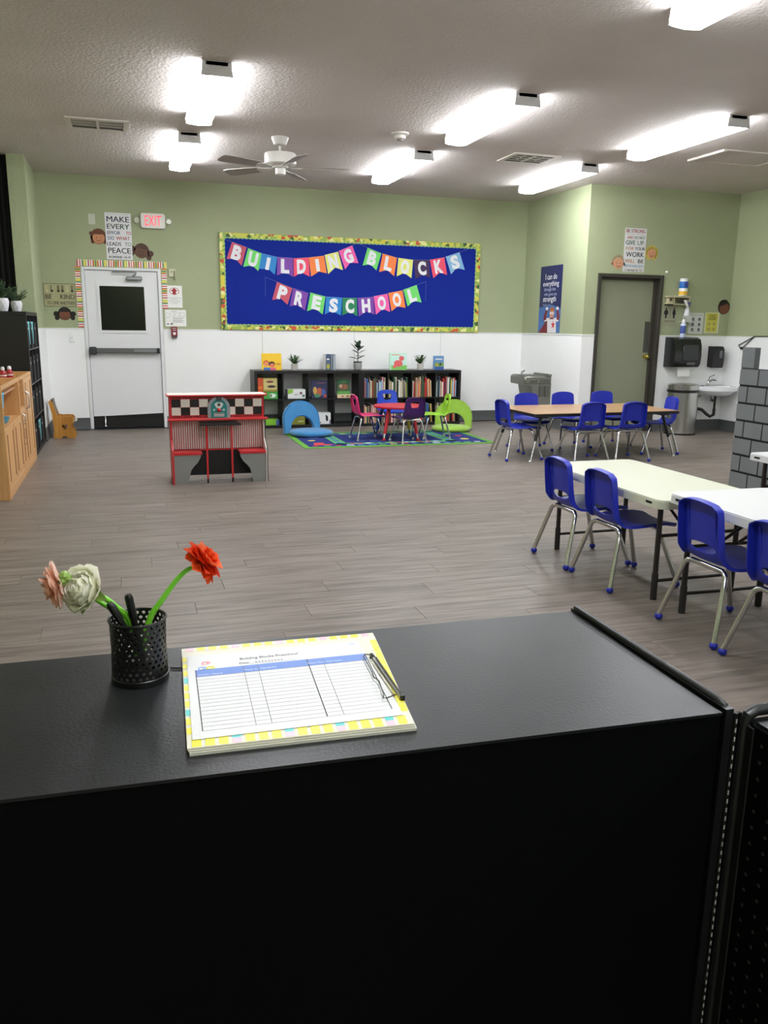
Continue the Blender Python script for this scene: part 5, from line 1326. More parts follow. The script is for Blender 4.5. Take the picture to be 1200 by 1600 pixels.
# ---------------------------------------------------------------- wooden play cabinets (left, faces +X)
MAP = wood_mat((200, 148, 92), (214, 166, 110), .4, 'Z', 2.5, 'maple_plywood'); MAPY = wood_mat((192, 144, 90), (208, 160, 106), .4, 'Y', 2.5, 'maple_plywood_lengthwise')
DKJ = mat((120, 78, 44), .6)
FX = -.912
def wood_unit(label, y0, y1, kind):
    t = thing('play_cabinet', label, 'cabinet', (FX-.2, y0, 0), 'maple play cabinets along the left side')
    x0, x1, zt, tk = FX-.42, FX, .885, .02
    MB().box((x0, y0, .0), (x1, y0+tk, zt), b=.003).build('side_panel', MAP, t, smooth=False)
    MB().box((x0, y1-tk, .0), (x1, y1, zt), b=.003).build('side_panel', MAP, t, smooth=False)
    MB().box((x0, y0+tk, .02), (x0+.012, y1-tk, zt-.004)).build('back_panel', MAP, t, smooth=False)
    MB().box((x0+.012, y0+tk, zt-.09), (x1-.03, y1-tk, zt-.075)).build('countertop', mat((196, 140, 100), .4) if kind == 0 else MAPY, t, smooth=False)
    MB().box((x1-.022, y0+tk, zt-.032), (x1, y1-tk, zt), b=.003).build('top_rail', MAPY, t, smooth=False)
    MB().box((x1-.02, y0+tk, .0), (x1, y1-tk, .085), b=.003).build('toe_rail', MAPY, t, smooth=False)
    MB().box((x0+.012, y0+tk, .085), (x1-.02, y1-tk, .10)).build('bottom_board', MAPY, t, smooth=False)
    def door(a, b_, z0, z1, hd):
        d = MB().box((x1-.018, a+.004, z0), (x1-.001, b_-.004, z1), b=.002).build('door', MAP, t, smooth=False)
        w_ = b_-a; MB().box((x1-.0015, a+.004, z0+.002), (x1-.0008, a+.010, z1-.002)).build('door_gap', DKJ, d, smooth=False)
        for u0, u1 in ((.18, .82),):
            MB().box((x1-.001, a+w_*u0, z0+.04), (x1+.003, a+w_*u0+.008, z1-.04)).box((x1-.001, a+w_*u1, z0+.04), (x1+.003, a+w_*u1+.008, z1-.04)).build('moulding', DKJ, d, smooth=False)
        if hd == 'loop': MB().tube([(x1, a+.06, z1-.28), (x1+.03, a+.055, z1-.26), (x1+.035, a+.055, z1-.20), (x1+.03, a+.055, z1-.14), (x1, a+.06, z1-.12)], .009, n=8).build('handle', mat((214, 205, 196), .25, .7), d)
        if hd == 'latch': MB().tube([(x1, a+.03, z1-.10), (x1+.025, a+.03, z1-.08), (x1+.025, a+.03, z1-.04), (x1, a+.03, z1-.02)], .006, n=6).build('handle', mat((225, 222, 214), .25, .7), d)
        return d
    if kind == 0:
        zs = .555
        MB().box((x0+.012, y0+tk, zs-.012), (x1, y1-tk, zs+.004), b=.002).build('shelf', MAPY, t, smooth=False)
        ym = y0+(y1-y0)*.5
        door(y0+tk, ym, .09, zs-.014, None); door(ym, y1-tk, .09, zs-.014, None)
        for yy in (y0+.50, y0+.62): MB().prism(circ(yy, .74, .022, 12), (x0+.0122, 0, 0), Y, Z, X, .002).build('hand_hole', mat((52, 34, 24), .8), t, smooth=False)
    else:
        ym = y0+(y1-y0)*.34; zs = .60
        MB().box((x0+.012, ym-.01, .10), (x1-.001, ym+.01, zt-.032)).build('partition', MAP, t, smooth=False)
        MB().box((x0+.012, y0+tk, zs-.012), (x1, ym-.01, zs+.004), b=.002).build('shelf', MAPY, t, smooth=False)
        d = door(y0+tk, ym-.01, .09, zs-.014, 'latch'); d2_ = door(ym+.01, y1-tk, .09, zt-.034, 'loop')
        MB().prism(R4(y0+.10, .27, y0+.30, .46), (x1-.0006, 0, 0), Y, Z, X, .0016, holes=[R4(y0+.108, .278, y0+.292, .452)]).prism(circ(y0+.20, .365, .05, 16), (x1-.0006, 0, 0), Y, Z, X, .0016, holes=[circ(y0+.20, .365, .042, 16)]).build('printed_dial', mat((110, 76, 50)), d, smooth=False)
wood_unit('maple play cabinet with an open shelf above two doors, nearest the camera at left', 6.885, 7.985, 0)
wood_unit('maple play cabinet with a full-height door and chrome handle, beside the tall black unit', 7.99, 9.03, 1)
t = thing('toy_cup', 'blue toy cup hanging in the open shelf of the near maple cabinet', 'toy'); c = (FX-.05, 7.10, .70)
MB().lathe([(.028, 0), (.036, .10), (.040, .12), (.036, .12), (.03, .01)], c, n=16).tube([(c[0], c[1]+.034, c[2]+.03), (c[0], c[1]+.065, c[2]+.05), (c[0], c[1]+.034, c[2]+.09)], .006, n=6).tube([(c[0], c[1], c[2]+.11), (c[0], c[1], c[2]+.156)], .004, n=6).build('cup_body', mat((90, 175, 215), .4), t)
MB().lathe([(.0402, .112), (.0415, .116), (.0402, .121)], c, n=16).build('rim', mat((120, 195, 225), .4), t)
o = MB().lathe([(.03, 0), (.045, .01), (.058, .045), (.062, .05), (.055, .048), (.04, .014), (0, .012)], (0, 0, 0), n=20).build('toy_bowl', mat((90, 178, 222), .4)); o.location = (FX-.07, 7.32, .5595); tag(o, 'light blue toy bowl on the shelf of the near maple cabinet', 'toy')
for i, (xx, yy, lab) in enumerate(((-1.075, 8.32, 'red toy bottle with white cap on the maple cabinet, left one'), (-1.035, 8.46, 'red toy bottle with white cap on the maple cabinet, right one'))):
    t = thing('toy_bottle', lab, 'toy', group='red toy bottles on the maple cabinet')
    MB().lathe([(.024, 0), (.027, .01), (.027, .03), (.02, .04)], n=14).build('dark_base', mat((60, 30, 30), .4), t)
    MB().lathe([(.027, .03), (.029, .05), (.029, .10), (.017, .125)], n=14).build('body', mat((165, 32, 44), .35), t); MB().lathe([(.0293, .07), (.0296, .072), (.0293, .08)], n=14).build('label_stripe', WHITE, t)
    MB().lathe([(.017, .125), (.017, .145), (.01, .155), (0, .156)], n=12).build('cap', WHITE, t); t.location = (xx, yy, .8105)

# child's wooden chair with heart cut-out
t = thing('wooden_chair', 'small varnished wooden child chair with heart cut-out, against the left of the exit door', 'chair')
hw = wood_mat((172, 116, 46), (198, 142, 66), .35, 'Z', 2.5, 'varnished_pine')
side = [(0, 0), (.095, 0), (.105, .02), (.13, .03), (.155, .02), (.165, 0), (.255, 0), (.245, .07), (.215, .13), (.215, .17), (.24, .20), (.245, .235), (.225, .26), (.17, .265), (.11, .262), (.065, .27), (.045, .33), (.02, .43), (-.015, .455), (-.03, .44), (.0, .30), (.012, .10)]
heart = [(.135, .098), (.165, .135), (.168, .155), (.155, .168), (.135, .155), (.115, .168), (.102, .155), (.105, .135)]
for y_ in (0, .26): MB().prism(side, (0, y_, 0), X, Z, Y, .018, holes=[heart]).build('side_panel', hw, t, smooth=False)
MB().box((.03, .018, .17), (.235, .26, .188), b=.003).build('seat', hw, t, smooth=False)
b = MB(); b.prism([(.045, .20), (.062, .205), (.018, .47), (.0, .465)], (0, .018, 0), X, Z, Y, .242); b.build('backrest', mat((96, 88, 84), .5, noise=.2, scale=10), t, smooth=False)
MB().tube([(.235, .01, .21), (.262, .05, .205), (.262, .22, .205), (.235, .268, .21)], .012, n=8).build('front_rail', mat((200, 190, 176), .4), t)
t.location = (-.872, 10.60, 0)

# ---------------------------------------------------------------- toy diner
t = thing('toy_diner', 'toy diner booth with checkerboard sign, red benches and black table', 'toy diner')
RD = mat((196, 38, 44), .4); PALE = mat((222, 214, 206), .45); GR = mat((132, 132, 130), .5, noise=.05, scale=5); JET = mat((16, 16, 17), .5)
y0, yb = 7.235, 7.47
# side panels
sp = [(y0+.01, 0), (yb+.12, 0), (yb+.12, .745), (yb-.06, .745), (yb-.06, .55), (yb-.09, .55), (yb-.10, .38), (y0+.02, .30), (y0+.01, .24)]
MB().prism(sp, (.345, 0, 0), Y, Z, X, .014).build('side_panel', RD, t, smooth=False)
MB().prism(sp, (1.155, 0, 0), Y, Z, X, .012).build('side_panel', mat((196, 186, 182), .5), t, smooth=False)
MB().prism(sp, (1.168, 0, 0), Y, Z, X, .006).build('side_edge', JET, t, smooth=False)
# top ledges
MB().box((.325, yb-.10, .752), (1.195, yb+.14, .765), b=.002).build('top_ledge', RD, t, smooth=False); MB().box((.335, yb-.095, .765), (1.185, yb+.135, .768)).build('ledge_top', PALE, t, smooth=False)
MB().box((.325, yb-.13, .545), (1.195, yb-.06, .560), b=.002).build('middle_ledge', RD, t, smooth=False)
MB().box((1.1545, yb-.064, .56), (1.1685, yb-.03, .752)).build('sign_edge', RD, t, smooth=False)
# sign band
MB().box((.359, yb-.06, .56), (1.155, yb-.045, .752)).build('sign_backing', RD, t, smooth=False)
for z_ in (.568, .733):
    for k in range(9):
        if z_ < .6 and k == 0: dash = MB().box((0, 0, 0), (.075, .0015, .012)).build('trim_dash', mat((120, 30, 34), .4), t, smooth=False); dash.location = (.375, yb-.0615, z_)
        else: share(dash, 'trim_dash', t, (.375+k*.087, yb-.0615, z_))
tb, tw_ = mat((26, 26, 27), .3, noise=.3, scale=12), mat((220, 214, 205), .35)
for r_ in range(2):
    for k in range(10):
        x_ = .364+k*.0787
        MB().box((x_+.001, yb-.063, .586+r_*.071), (x_+.0775, yb-.0602, .586+r_*.071+.069), b=.001).build('checker_tile', tb if (k+r_) % 2 == (1 if r_ == 1 else 1) else tw_, t, smooth=False)
# corrugated back
MB().box((.359, yb-.03, .28), (1.155, yb-.02, .548)).build('back_sheet', mat((190, 60, 64), .5), t, smooth=False)
for k in range(41):
    x_ = .3635+k*.0193
    if k == 0: rib = MB().box((0, 0, 0), (.0128, .006, .262), b=.002).build('corrugated_rib', mat((206, 200, 194), .4), t, smooth=False); rib.location = (x_, yb-.036, .283)
    else: share(rib, 'corrugated_rib', t, (x_, yb-.036, .283))
MB().box((.359, yb-.03, .268), (1.155, yb-.012, .282)).build('lower_rail', RD, t, smooth=False)
MB().box((.359, yb-.022, .045), (1.155, yb-.012, .27)).build('black_backing', JET, t, smooth=False)
# benches
for sx in (0, 1):
    if sx == 0: ol = [(.359, y0+.01), (.60, y0+.01), (.60, yb-.036), (.359, yb-.036)]
    else: ol = [(.925, y0+.01), (1.155, y0+.01), (1.155, yb-.036), (.925, yb-.036)]
    MB().prism(ol, (0, 0, .258), X, Y, Z, .02).build('bench_seat', RD, t, smooth=False)
    f_ = [(0, 0), (.115, 0), (.12, .04), (.14, .12), (.165, .155), (.20, .19), (.225, .235), (.228, .257), (0, .257)]
    if sx == 0: MB().prism([(.36+a, c_) for a, c_ in f_], (0, y0+.018, 0), X, Z, Y, .012).build('bench_support', GR, t, smooth=False)
    else: MB().prism([(1.154-a, c_) for a, c_ in f_], (0, y0+.018, 0), X, Z, Y, .012).build('bench_support', GR, t, smooth=False)
MB().prism([(.60, yb-.03), (.925, yb-.03), (.945, y0+.02), (.585, y0+.02)], (0, 0, .508), X, Y, Z, .014).build('table_top', JET, t, smooth=False)
for x_ in (.645, .862): MB().box((x_-.008, y0+.04, .04), (x_+.008, y0+.056, .508)).build('table_leg', RD, t, smooth=False); MB().box((x_-.008, y0+.04, .0), (x_+.008, y0+.056, .04)).build('leg_tip', JET, t, smooth=False)
# jukebox
jx, jz, jy = .77, .562, yb-.063
arch = lambda w_, h_, zz=0: [(-w_, zz), (w_, zz), (w_, h_-w_)]+[(w_*cos(radians(a)), h_-w_+w_*sin(radians(a))) for a in range(15, 180, 15)]+[(-w_, h_-w_)]
j = MB().prism(arch(.098, .185), (jx, jy, jz), X, Z, -Y, .012).build('jukebox', mat((150, 156, 160), .4, noise=.2, scale=30), t, smooth=False)
b = MB(); b.prism(arch(.07, .162), (jx, jy-.012, jz), X, Z, -Y, .003, 0)
b.prism([(-.04, .12), (-.02, .085), (.02, .085), (.04, .12), (.02, .135), (-.02, .135)], (jx, jy-.015, jz), X, Z, -Y, .001, 1).prism(circ(0, .115, .014, 12), (jx, jy-.016, jz), X, Z, -Y, .001, 2)
b.prism(R4(-.045, .012, .045, .042), (jx, jy-.015, jz), X, Z, -Y, .001, 1); b.prism(R4(-.045, .032, .045, .038), (jx, jy-.016, jz), X, Z, -Y, .001, 2).prism(R4(-.045, .018, .045, .022), (jx, jy-.016, jz), X, Z, -Y, .001, 2)
b.prism(R4(-.05, .062, -.034, .078), (jx, jy-.015, jz), X, Z, -Y, .001, 1).prism(R4(.034, .062, .05, .078), (jx, jy-.015, jz), X, Z, -Y, .001, 1)
b.build('jukebox_front', [mat((30, 128, 126), .4), mat((210, 214, 210), .4), mat((50, 54, 56), .4)], j, smooth=False)
MB().ball((jx, jy-.02, jz+.068), .018, n=12).build('red_knob', mat((200, 40, 56), .3), j)
MB().prism(R4(-.025, .148, .025, .185), (jx, jy-.012, jz), X, Z, -Y, .004).build('jukebox_crown', mat((70, 72, 74), .4), j, smooth=False)

# ---------------------------------------------------------------- grey block castle at the right
t = thing('play_castle', 'grey painted block castle panel with one battlement, at the right edge', 'play castle')
CX, CY, th = 5.0, 5.88, .058; zc = [0.036, .184, .331, .478, .6245, .771, .918, 1.064]
MB().box((CX+.003, 3.4, 0), (CX+th, CY, 1.060), b=.002).build('black_core', mat((8, 8, 9), .8), t, smooth=False)
MB().box((CX+.003, CY-.145, 1.060), (CX+th, CY, 1.235), b=.002).build('merlon', mat((84, 86, 88), .6), t, smooth=False)
gb = mat((110, 114, 115), .6, noise=.05, scale=6)
MB().box((CX-.002, CY-.145, 1.068), (CX+.003, CY, 1.236), b=.001).build('block', gb, t, smooth=False)
protos = {}
for r_ in range(8):
    z0 = zc[r_-1]+.009 if r_ else .0; z1 = zc[r_]-.009 if r_ else .030
    y_ = CY; first = True
    while y_ > 3.42:
        w_ = .218
        if first: w_ = [.218, .11][(r_) % 2] if r_ % 2 == 0 else .11
        if first and r_ % 2 == 1: w_ = .218
        if first and r_ % 2 == 0: w_ = .108
        first = False
        a = max(3.4, y_-w_)
        MB().box((CX-.004, a+.007, z0), (CX+.004, y_ - (0 if y_ == CY else .007), z1), b=.0015).build('block', gb, t, smooth=False)
        y_ -= w_
MB().box((CX-.003, CY-.004, .43), (CX+.02, CY+.0015, .50), b=.002).build('paint_chip', mat((190, 175, 160), .7), t, smooth=False)
# ---------------------------------------------------------------- foreground cabinets
def blk(c, r, name):
    m = mat(c, r, noise=.2, scale=9, bump=.05, bscale=220, name=name, spec=.34); return m
TOP = blk((27, 29, 30), .38, 'worn_black_top'); FACE = mat((5, 6, 7), .7, name='black_cabinet_face', spec=.08); RAIL = mat((26, 27, 28), .35, noise=.2, scale=20, name='black_rail')
ct_ = thing('counter_cabinet', 'black waist-high cabinet in the foreground carrying the pen cup and clipboard', 'cabinet', (0, .98, 0))
A_, B_, C_, D_ = (-.85, 1.199), (.703, 1.174), (.694, .784), (-.85, .852)
MB().prism([D_, C_, B_, A_], (0, 0, .896), X, Y, Z, .004).build('top_board', TOP, ct_, smooth=False)
ux = (Vector((C_[0]-D_[0], C_[1]-D_[1], 0))).normalized()
MB().prism([(D_[0], D_[1]+.002), (C_[0], C_[1]+.002), (C_[0], C_[1]+.020), (D_[0], D_[1]+.020)], (0, 0, .0), X, Y, Z, .8955).build('front_board', FACE, ct_, smooth=False)
MB().prism([(A_[0], A_[1]-.02), (B_[0], B_[1]-.02), (B_[0], B_[1]-.004), (A_[0], A_[1]-.004)], (0, 0, .0), X, Y, Z, .8955).build('rear_board', FACE, ct_, smooth=False)
MB().box((-.87, .845, 0), (-.852, 1.205, .902), b=.002).build('side_board', FACE, ct_, smooth=False)
MB().prism([(.699, .783), (.7105, .783), (.7155, 1.178), (.7055, 1.180)], (0, 0, 0), X, Y, Z, .9035).build('side_board', RAIL, ct_, smooth=False)
MB().tube([(.7055, .790, .02), (.7055, .790, .890), (.7058, .796, .9025), (.7065, .81, .905), (.7105, 1.172, .905)], .0055, n=10).build('rounded_edge', RAIL, ct_)
MB().box((-.84, .86, .0), (.69, 1.16, .03)).build('plinth', FACE, ct_, smooth=False)
h = MB(); 
h.tube([(.7135, .7815, .02), (.7135, .7815, .898)], .0022, n=8)
MB().box((.706, .7835, .01), (.724, .7875, .8965)).build('gap_dark_strip', mat((8, 8, 8), .7), ct_, smooth=False)  # black strip added so the gap between the cabinets stays dark
hg = h.build('hinge_pin', mat((10, 10, 10), .5), ct_)
b = MB(); z_ = .435; 
while z_ < .893: b.box((.7122, .7788, z_), (.7138, .7798, z_+.0058)); z_ += .0125
b.build('gap_light_dash', mat((205, 205, 205), .4), ct_, smooth=False, kind='stuff')  # pale dashes paint the light coming through the hinge gap
# second cabinet with the pegboard side
c2 = thing('pegboard_cabinet', 'second black cabinet hinged at the right, with a perforated side', 'cabinet', (.95, .4, 0))
MB().box((.722, -.6, 0), (1.15, .772, .893)).build('carcass', FACE, c2, smooth=False)
MB().box((.7175, -.6, .0), (.722, .758, .893)).build('peg_panel', FACE, c2, smooth=False)
MB().prism([(.722, .755), (1.16, .745), (1.16, -.6), (.722, -.6)], (0, 0, .8935), X, Y, Z, .004).build('top_board', TOP, c2, smooth=False)
MB().tube([(.7215, .772, .02), (.7215, .772, .888), (.7235, .772, .899), (.735, .772, .904), (1.16, .764, .904)], .0075, n=12).build('rounded_rail', RAIL, c2)
MB().box((.7155, .752, .0), (.7195, .765, .89), b=.001).build('panel_trim', RAIL, c2, smooth=False)
b = MB()
for i in range(16):
    for j in range(38):
        yy = .738-.0228*i; zz = .874-.0222*j
        if zz < .03: continue
        vs = [(.7172, yy+.0026*cos(a), zz+.0026*sin(a)) for a in [2*pi*k/8 for k in range(8)]]; b.poly(vs)
b.build('peg_hole', mat((62, 64, 64), .7), c2, smooth=False, kind='stuff')

# ---------------------------------------------------------------- clipboards and sheet
def quad(q, u, v, z):
    a = Vector(q[0]).lerp(Vector(q[1]), u); b_ = Vector(q[3]).lerp(Vector(q[2]), u); p = b_.lerp(a, v); return Vector((p.x, p.y, z))
def qslab(q, z0, z1, m_, name, parent=None, **k):
    b = MB(); b.prism([q[3], q[2], q[1], q[0]], (0, 0, z0), X, Y, Z, z1-z0); return b.build(name, m_, parent, smooth=False, **k)
QB = [(.056, 1.156), (.342, 1.145), (.306, .847), (.043, .859)]      # far left, far right, near right, near left
zt = .9002
t2 = thing('clipboard', 'plain pale clipboard at the bottom of the stack, under the patterned one', 'clipboard', (.19, 1.0, zt))
q2 = [(a+.002, b_-.003) for a, b_ in QB]
qslab(q2, zt, zt+.0035, mat((206, 204, 190), .5), 'board', t2)
MB().box((.30, .93, zt+.0035), (.306, .98, zt+.0042)).build('label', mat((240, 240, 236), .5), t2, smooth=False)
t = thing('clipboard', 'yellow, pink and teal patterned clipboard with wire clip, on the black cabinet', 'clipboard', (.19, 1.0, zt+.0042))
z1 = zt+.0042; z2 = z1+.0038
qslab([(a+.001, b_-.001) for a, b_ in QB], z1, z1+.0012, mat((214, 210, 196), .5), 'lower_sheets', t)
qslab(QB, z1+.0014, z2, mat((218, 214, 194), .5), 'board', t)
YE, PK, TE = mat((232, 222, 60), .4), mat((238, 186, 200), .4), mat((90, 200, 196), .4)
b = MB(); rr = random.Random(5)
def sq(u0, v0, u1, v1, m_, e=0): b.poly([quad(QB, u_, v_, z2+.0003+e) for u_, v_ in ((u0, v0), (u1, v0), (u1, v1), (u0, v1))], m_)
for k in range(17):
    u0 = .02+k*.057
    cols_ = 1 if k % 4 == 0 else 0
    sq(u0, .955, u0+.038, .997, cols_)
    sq(u0, .005, u0+.04, .075, 0 if k % 4 != 3 else 1); 
    if k % 4 == 3: sq(u0, .045, u0+.04, .09, 2, .0001)
for k in range(10):
    v0 = .11+k*.08
    sq(.002, v0, .03, v0+.055, 0 if k % 4 != 2 else 2); sq(.965, v0, .998, v0+.075, 0)
b.build('printed_squares', [YE, PK, TE], t, smooth=False, kind='stuff')
clipm = mat((150, 150, 152), .15, 1)
zc_ = z2+.006
cpts = [(.3125, 1.047), (.304, 1.052), (.299, 1.046), (.2955, .99), (.293, .975), (.296, .96), (.290, .92), (.287, .912), (.290, .909), (.305, .916)]
o = MB().tube([(x_, y_, zc_) for x_, y_ in cpts], .0009, n=6).build('clip_wire', clipm, t)
MB().tube([(.3135, 1.046, zc_), (.3105, .915, zc_)], .0013, n=8).tube([(.309, 1.048, zc_+.001), (.3065, .918, zc_+.001)], .0009, n=6).tube([(.316, 1.04, zc_-.001), (.313, .92, zc_-.001)], .0009, n=6).build('clip_bar', clipm, t)
for y_, r_e in ((.911, .0034), (1.05, .0026)): MB().tube([(.3120, y_, z2), (.3120, y_, zc_+.001)], r_e, n=10).build('clip_eyelet', mat((60, 60, 62), .3, .8), t)
MB().box((.3115, .915, z2), (.3145, 1.045, z2+.0012)).build('clip_base', mat((170, 170, 170), .3, .6), t, smooth=False)
QP = [(.061, 1.125), (.324, 1.117), (.300, .870), (.050, .876)]
zp = z2+.0008
s_ = thing('sign_in_sheet', 'white sign-in sheet headed Building Blocks Preschool with a blue-headed table', 'paper', (.19, 1.0, zp))
# the sheet stays left of the clip bar
QP[1] = (.3095, 1.1175); QP[2] = (.300, .870)
qslab(QP, zp, zp+.0004, mat((222, 223, 222), .7), 'paper', s_)
b = MB(); zz = zp+.0006
QT = [(.069, 1.070), (.3065, 1.066), (.291, .888), (.063, .893)]     # table corners
pq = lambda Q, pts, m_, z_=zz: b.poly([quad(Q, u, v, z_) for u, v in pts], m_)
pq(QT, [(0, .87), (1, .87), (1, 1), (0, 1)], 0)
for k in range(16):
    v = .87*k/15.; pq(QT, [(0, v-.0016), (1, v-.0016), (1, v+.0016), (0, v+.0016)], 1, zz+.0001)
for u, w_ in ((0, .0025), (.27, .0014), (.352, .0014), (.645, .0028), (.735, .0014), (1, .0025)): pq(QT, [(u-w_, 0), (u+w_, 0), (u+w_, 1), (u-w_, 1)], 2 if w_ > .002 else 1, zz+.0001)
ud = (quad(QT, 1, .5, 0)-quad(QT, 0, .5, 0)).normalized(); vd = (quad(QT, .5, 1, 0)-quad(QT, .5, 0, 0)).normalized()
for s, u, v in (("Child's Name", .08, .89), ('Time In', .31, .90), ('Signature', .41, .905), ('Time Out', .69, .905), ('Signature', .80, .905)):
    b.text(s, quad(QT, u, v, zz+.0002), ud, vd, .0042, None, 3)
b.text('Building Blocks Preschool', quad(QP, .455, .87, zz), ud, vd, .0075, .082, 4, bold=.01)
b.text('Date:', quad(QP, .31, .81, zz), ud, vd, .0058, .014, 4, bold=.01)
pq(QP, [(.34, .806), (.60, .80), (.60, .803), (.34, .809)], 1)
for k in range(9): pq(QP, [(.37+k*.018, .812), (.38+k*.018, .812), (.378+k*.018, .835-.004*(k % 2)), (.374+k*.018, .835)], 5)
b.prism(circ(0, 0, .0035, 14), quad(QP, .955, .955, zz), ud, vd, Z, .0001, 6, holes=[circ(0, 0, .0026, 14)])
def cube(u, v, m_):
    p = quad(QP, u, v, zz); q = lambda a, c: p+ud*a*.0095+vd*c*.0095
    b.poly([q(0, 0), q(.9, 0), q(.9, .85), q(0, .85)], m_); b.poly([q(0, .9), q(.9, .9), q(1.15, 1.2), q(.25, 1.2)], m_); b.poly([q(.95, 0), q(1.2, .3), q(1.2, 1.15), q(.95, .85)], m_)
    b.poly([q_+Z*.0002 for q_ in (q(.25, .2), q(.65, .2), q(.65, .65), q(.25, .65))], 7)
cube(.055, .775, 6); cube(.10, .775, 8); cube(.078, .845, 9)
b.build('printing', [mat((112, 142, 208), .6), mat((120, 120, 124), .6), mat((60, 62, 70), .6), mat((225, 232, 245), .6), mat((70, 72, 78), .6), mat((150, 150, 160), .6), mat((140, 170, 220), .6), mat((240, 240, 230), .6), mat((220, 215, 90), .6), mat((226, 150, 160), .6)], s_, smooth=False)

# ---------------------------------------------------------------- pen cup
pc = Vector((-.0025, 1.087, .9))
cup = thing('pen_cup', 'black perforated metal pen cup holding flower pens on the black cabinet', 'pen cup', tuple(pc))
R0, R1 = .0365, .0395
b = MB(); nc, nr = 26, 11; zb, ztp = .010, .094
def cp(a, z_):
    r_ = R1-(R1-R0)*.4*(1-abs((z_-.05)/.05)); return (r_*cos(a), r_*sin(a), z_)
for r_ in range(nr):
    for k in range(nc):
        da = 2*pi/nc; a0 = (k+.5*(r_ % 2))*da; z0 = zb+(ztp-zb)*r_/nr; z1_ = zb+(ztp-zb)*(r_+1)/nr
        ca, cz = a0+da/2, (z0+z1_)/2; hr = (z1_-z0)*.34
        out = [(a0, z0), (ca, z0), (a0+da, z0), (a0+da, cz), (a0+da, z1_), (ca, z1_), (a0, z1_), (a0, cz)]
        inn = [(ca+hr/R1*cos(radians(t_)), cz+hr*sin(radians(t_))) for t_ in (225, 270, 315, 0, 45, 90, 135, 180)]
        i0 = len(b.v); b.v += [cp(*p) for p in out]+[cp(*p) for p in inn]
        for q in range(8): b.f.append((i0+q, i0+(q+1) % 8, i0+8+(q+1) % 8, i0+8+q)); b.m.append(0)
b.v = [tuple(Vector(p)+pc) for p in b.v]
CUPM = mat((12, 12, 13), .35, name='black_mesh_steel')
o = b.build('mesh_wall', CUPM, cup, smooth=False)
md = o.modifiers.new('s', 'SOLIDIFY'); md.thickness = .0009
MB().tube([tuple(pc+Vector((R1*cos(2*pi*k/36), R1*sin(2*pi*k/36), .0955))) for k in range(36)], .0019, n=8, closed=True).build('rim', CUPM, cup)
MB().lathe([(.0005, .0015), (.038, .0015), (.0402, .001), (.0405, .009), (.0392, .010), (.0385, .003), (.0005, .003)], tuple(pc), n=36).build('base', CUPM, cup)
cup.scale = (.93, .93, .90)
tag(MB().tube([(.038, 1.107, .9018), (.045, 1.104, .9018), (.060, 1.101, .9018)], .0012, n=6).build('thin_cord', BLKG, origin=(.045, 1.104, .9)), 'short thin black cord between the pen cup and the clipboard', 'cord')

# ---------------------------------------------------------------- flower pens
STEM = mat((112, 196, 40), .4, name='green_stem')
def petal_mesh(L_, w_, cup_, m_, name='petal'):
    b = MB(); nu, nv_ = 4, 5; vs = []
    for i in range(nv_+1):
        s_ = i/nv_; ww = w_*(sin(pi*(s_*.80+.08))**.75)
        for j in range(nu+1):
            u = -1+2*j/nu
            rip = .10*ww*sin(u*6+s_*5)*s_
            vs.append((u*ww, -cup_*L_*(s_**1.6)+.42*ww*(u*u)+rip, L_*s_-.10*L_*abs(u)*s_))
    fs = [(i*(nu+1)+j, i*(nu+1)+j+1, (i+1)*(nu+1)+j+1, (i+1)*(nu+1)+j) for i in range(nv_) for j in range(nu)]
    return b.raw(vs, fs).build(name, m_, angle=80)
def petal_mat(c):
    m = mat(c, .75).copy(); nt = m.node_tree; b = nt.nodes['Principled BSDF']; o = nt.nodes['Material Output']
    tr = nt.nodes.new('ShaderNodeBsdfTranslucent'); tr.inputs[0].default_value = lin(c); mx = nt.nodes.new('ShaderNodeMixShader'); mx.inputs[0].default_value = .45
    nt.links.new(b.outputs[0], mx.inputs[1]); nt.links.new(tr.outputs[0], mx.inputs[2]); nt.links.new(mx.outputs[0], o.inputs[0]); return m
def flower(nm, label, base, pts, head, axis, layers, mats_, seed, stem_r, centre=None, cup_=.3, pw=.5):
    t = thing(nm, label, 'flower pen', tuple(base)); r_ = random.Random(seed)
    P = catmull(pts, 14); rs = [stem_r*(1-.35*i/14) for i in range(15)]
    MB().tube(P, rs, n=10).build('stem', STEM, t)
    ax = Vector(axis).normalized(); q = ax.to_track_quat('Z', 'Y').to_matrix()
    hd = Vector(head)-Vector(base)
    protos = [petal_mesh(1, pw, cup_, m_) for m_ in mats_]
    for p in protos: p.hide_render = False
    cnt = 0; usedp = set()
    for li, (n, L_, tilt, off, rad) in enumerate(layers):
        for k in range(n):
            a = 2*pi*(k+.5*(li % 2))/n+r_.uniform(-.15, .15); pi_ = li % len(protos)
            tl = radians(tilt+r_.uniform(-6, 6))
            M_ = q @ Matrix.Rotation(a, 3, 'Z') @ Matrix.Rotation(tl, 3, 'X')
            # petal leans outward along local -Y
            loc = hd+q @ Vector((rad*sin(a)*1.0, -rad*cos(a)*1.0, off))
            L2_ = L_*r_.uniform(.88, 1.1)
            if pi_ not in usedp:
                o = protos[pi_]; o.parent = t; usedp.add(pi_); o.name = 'petal'
            else: o = bpy.data.objects.new('petal', protos[pi_].data); COL.objects.link(o); o.parent = t
            o.location = loc; o.rotation_euler = M_.to_euler(); o.scale = (L2_*r_.uniform(.9, 1.15), L2_, L2_)
            cnt += 1
    for p in [protos[i] for i in range(len(protos)) if i not in usedp]: bpy.data.objects.remove(p)
    MB().ball(tuple(Vector(head)), layers[0][1]*.45, n=12).build('flower_heart', mats_[0] if centre is None else centre, t)
    return t, q, hd
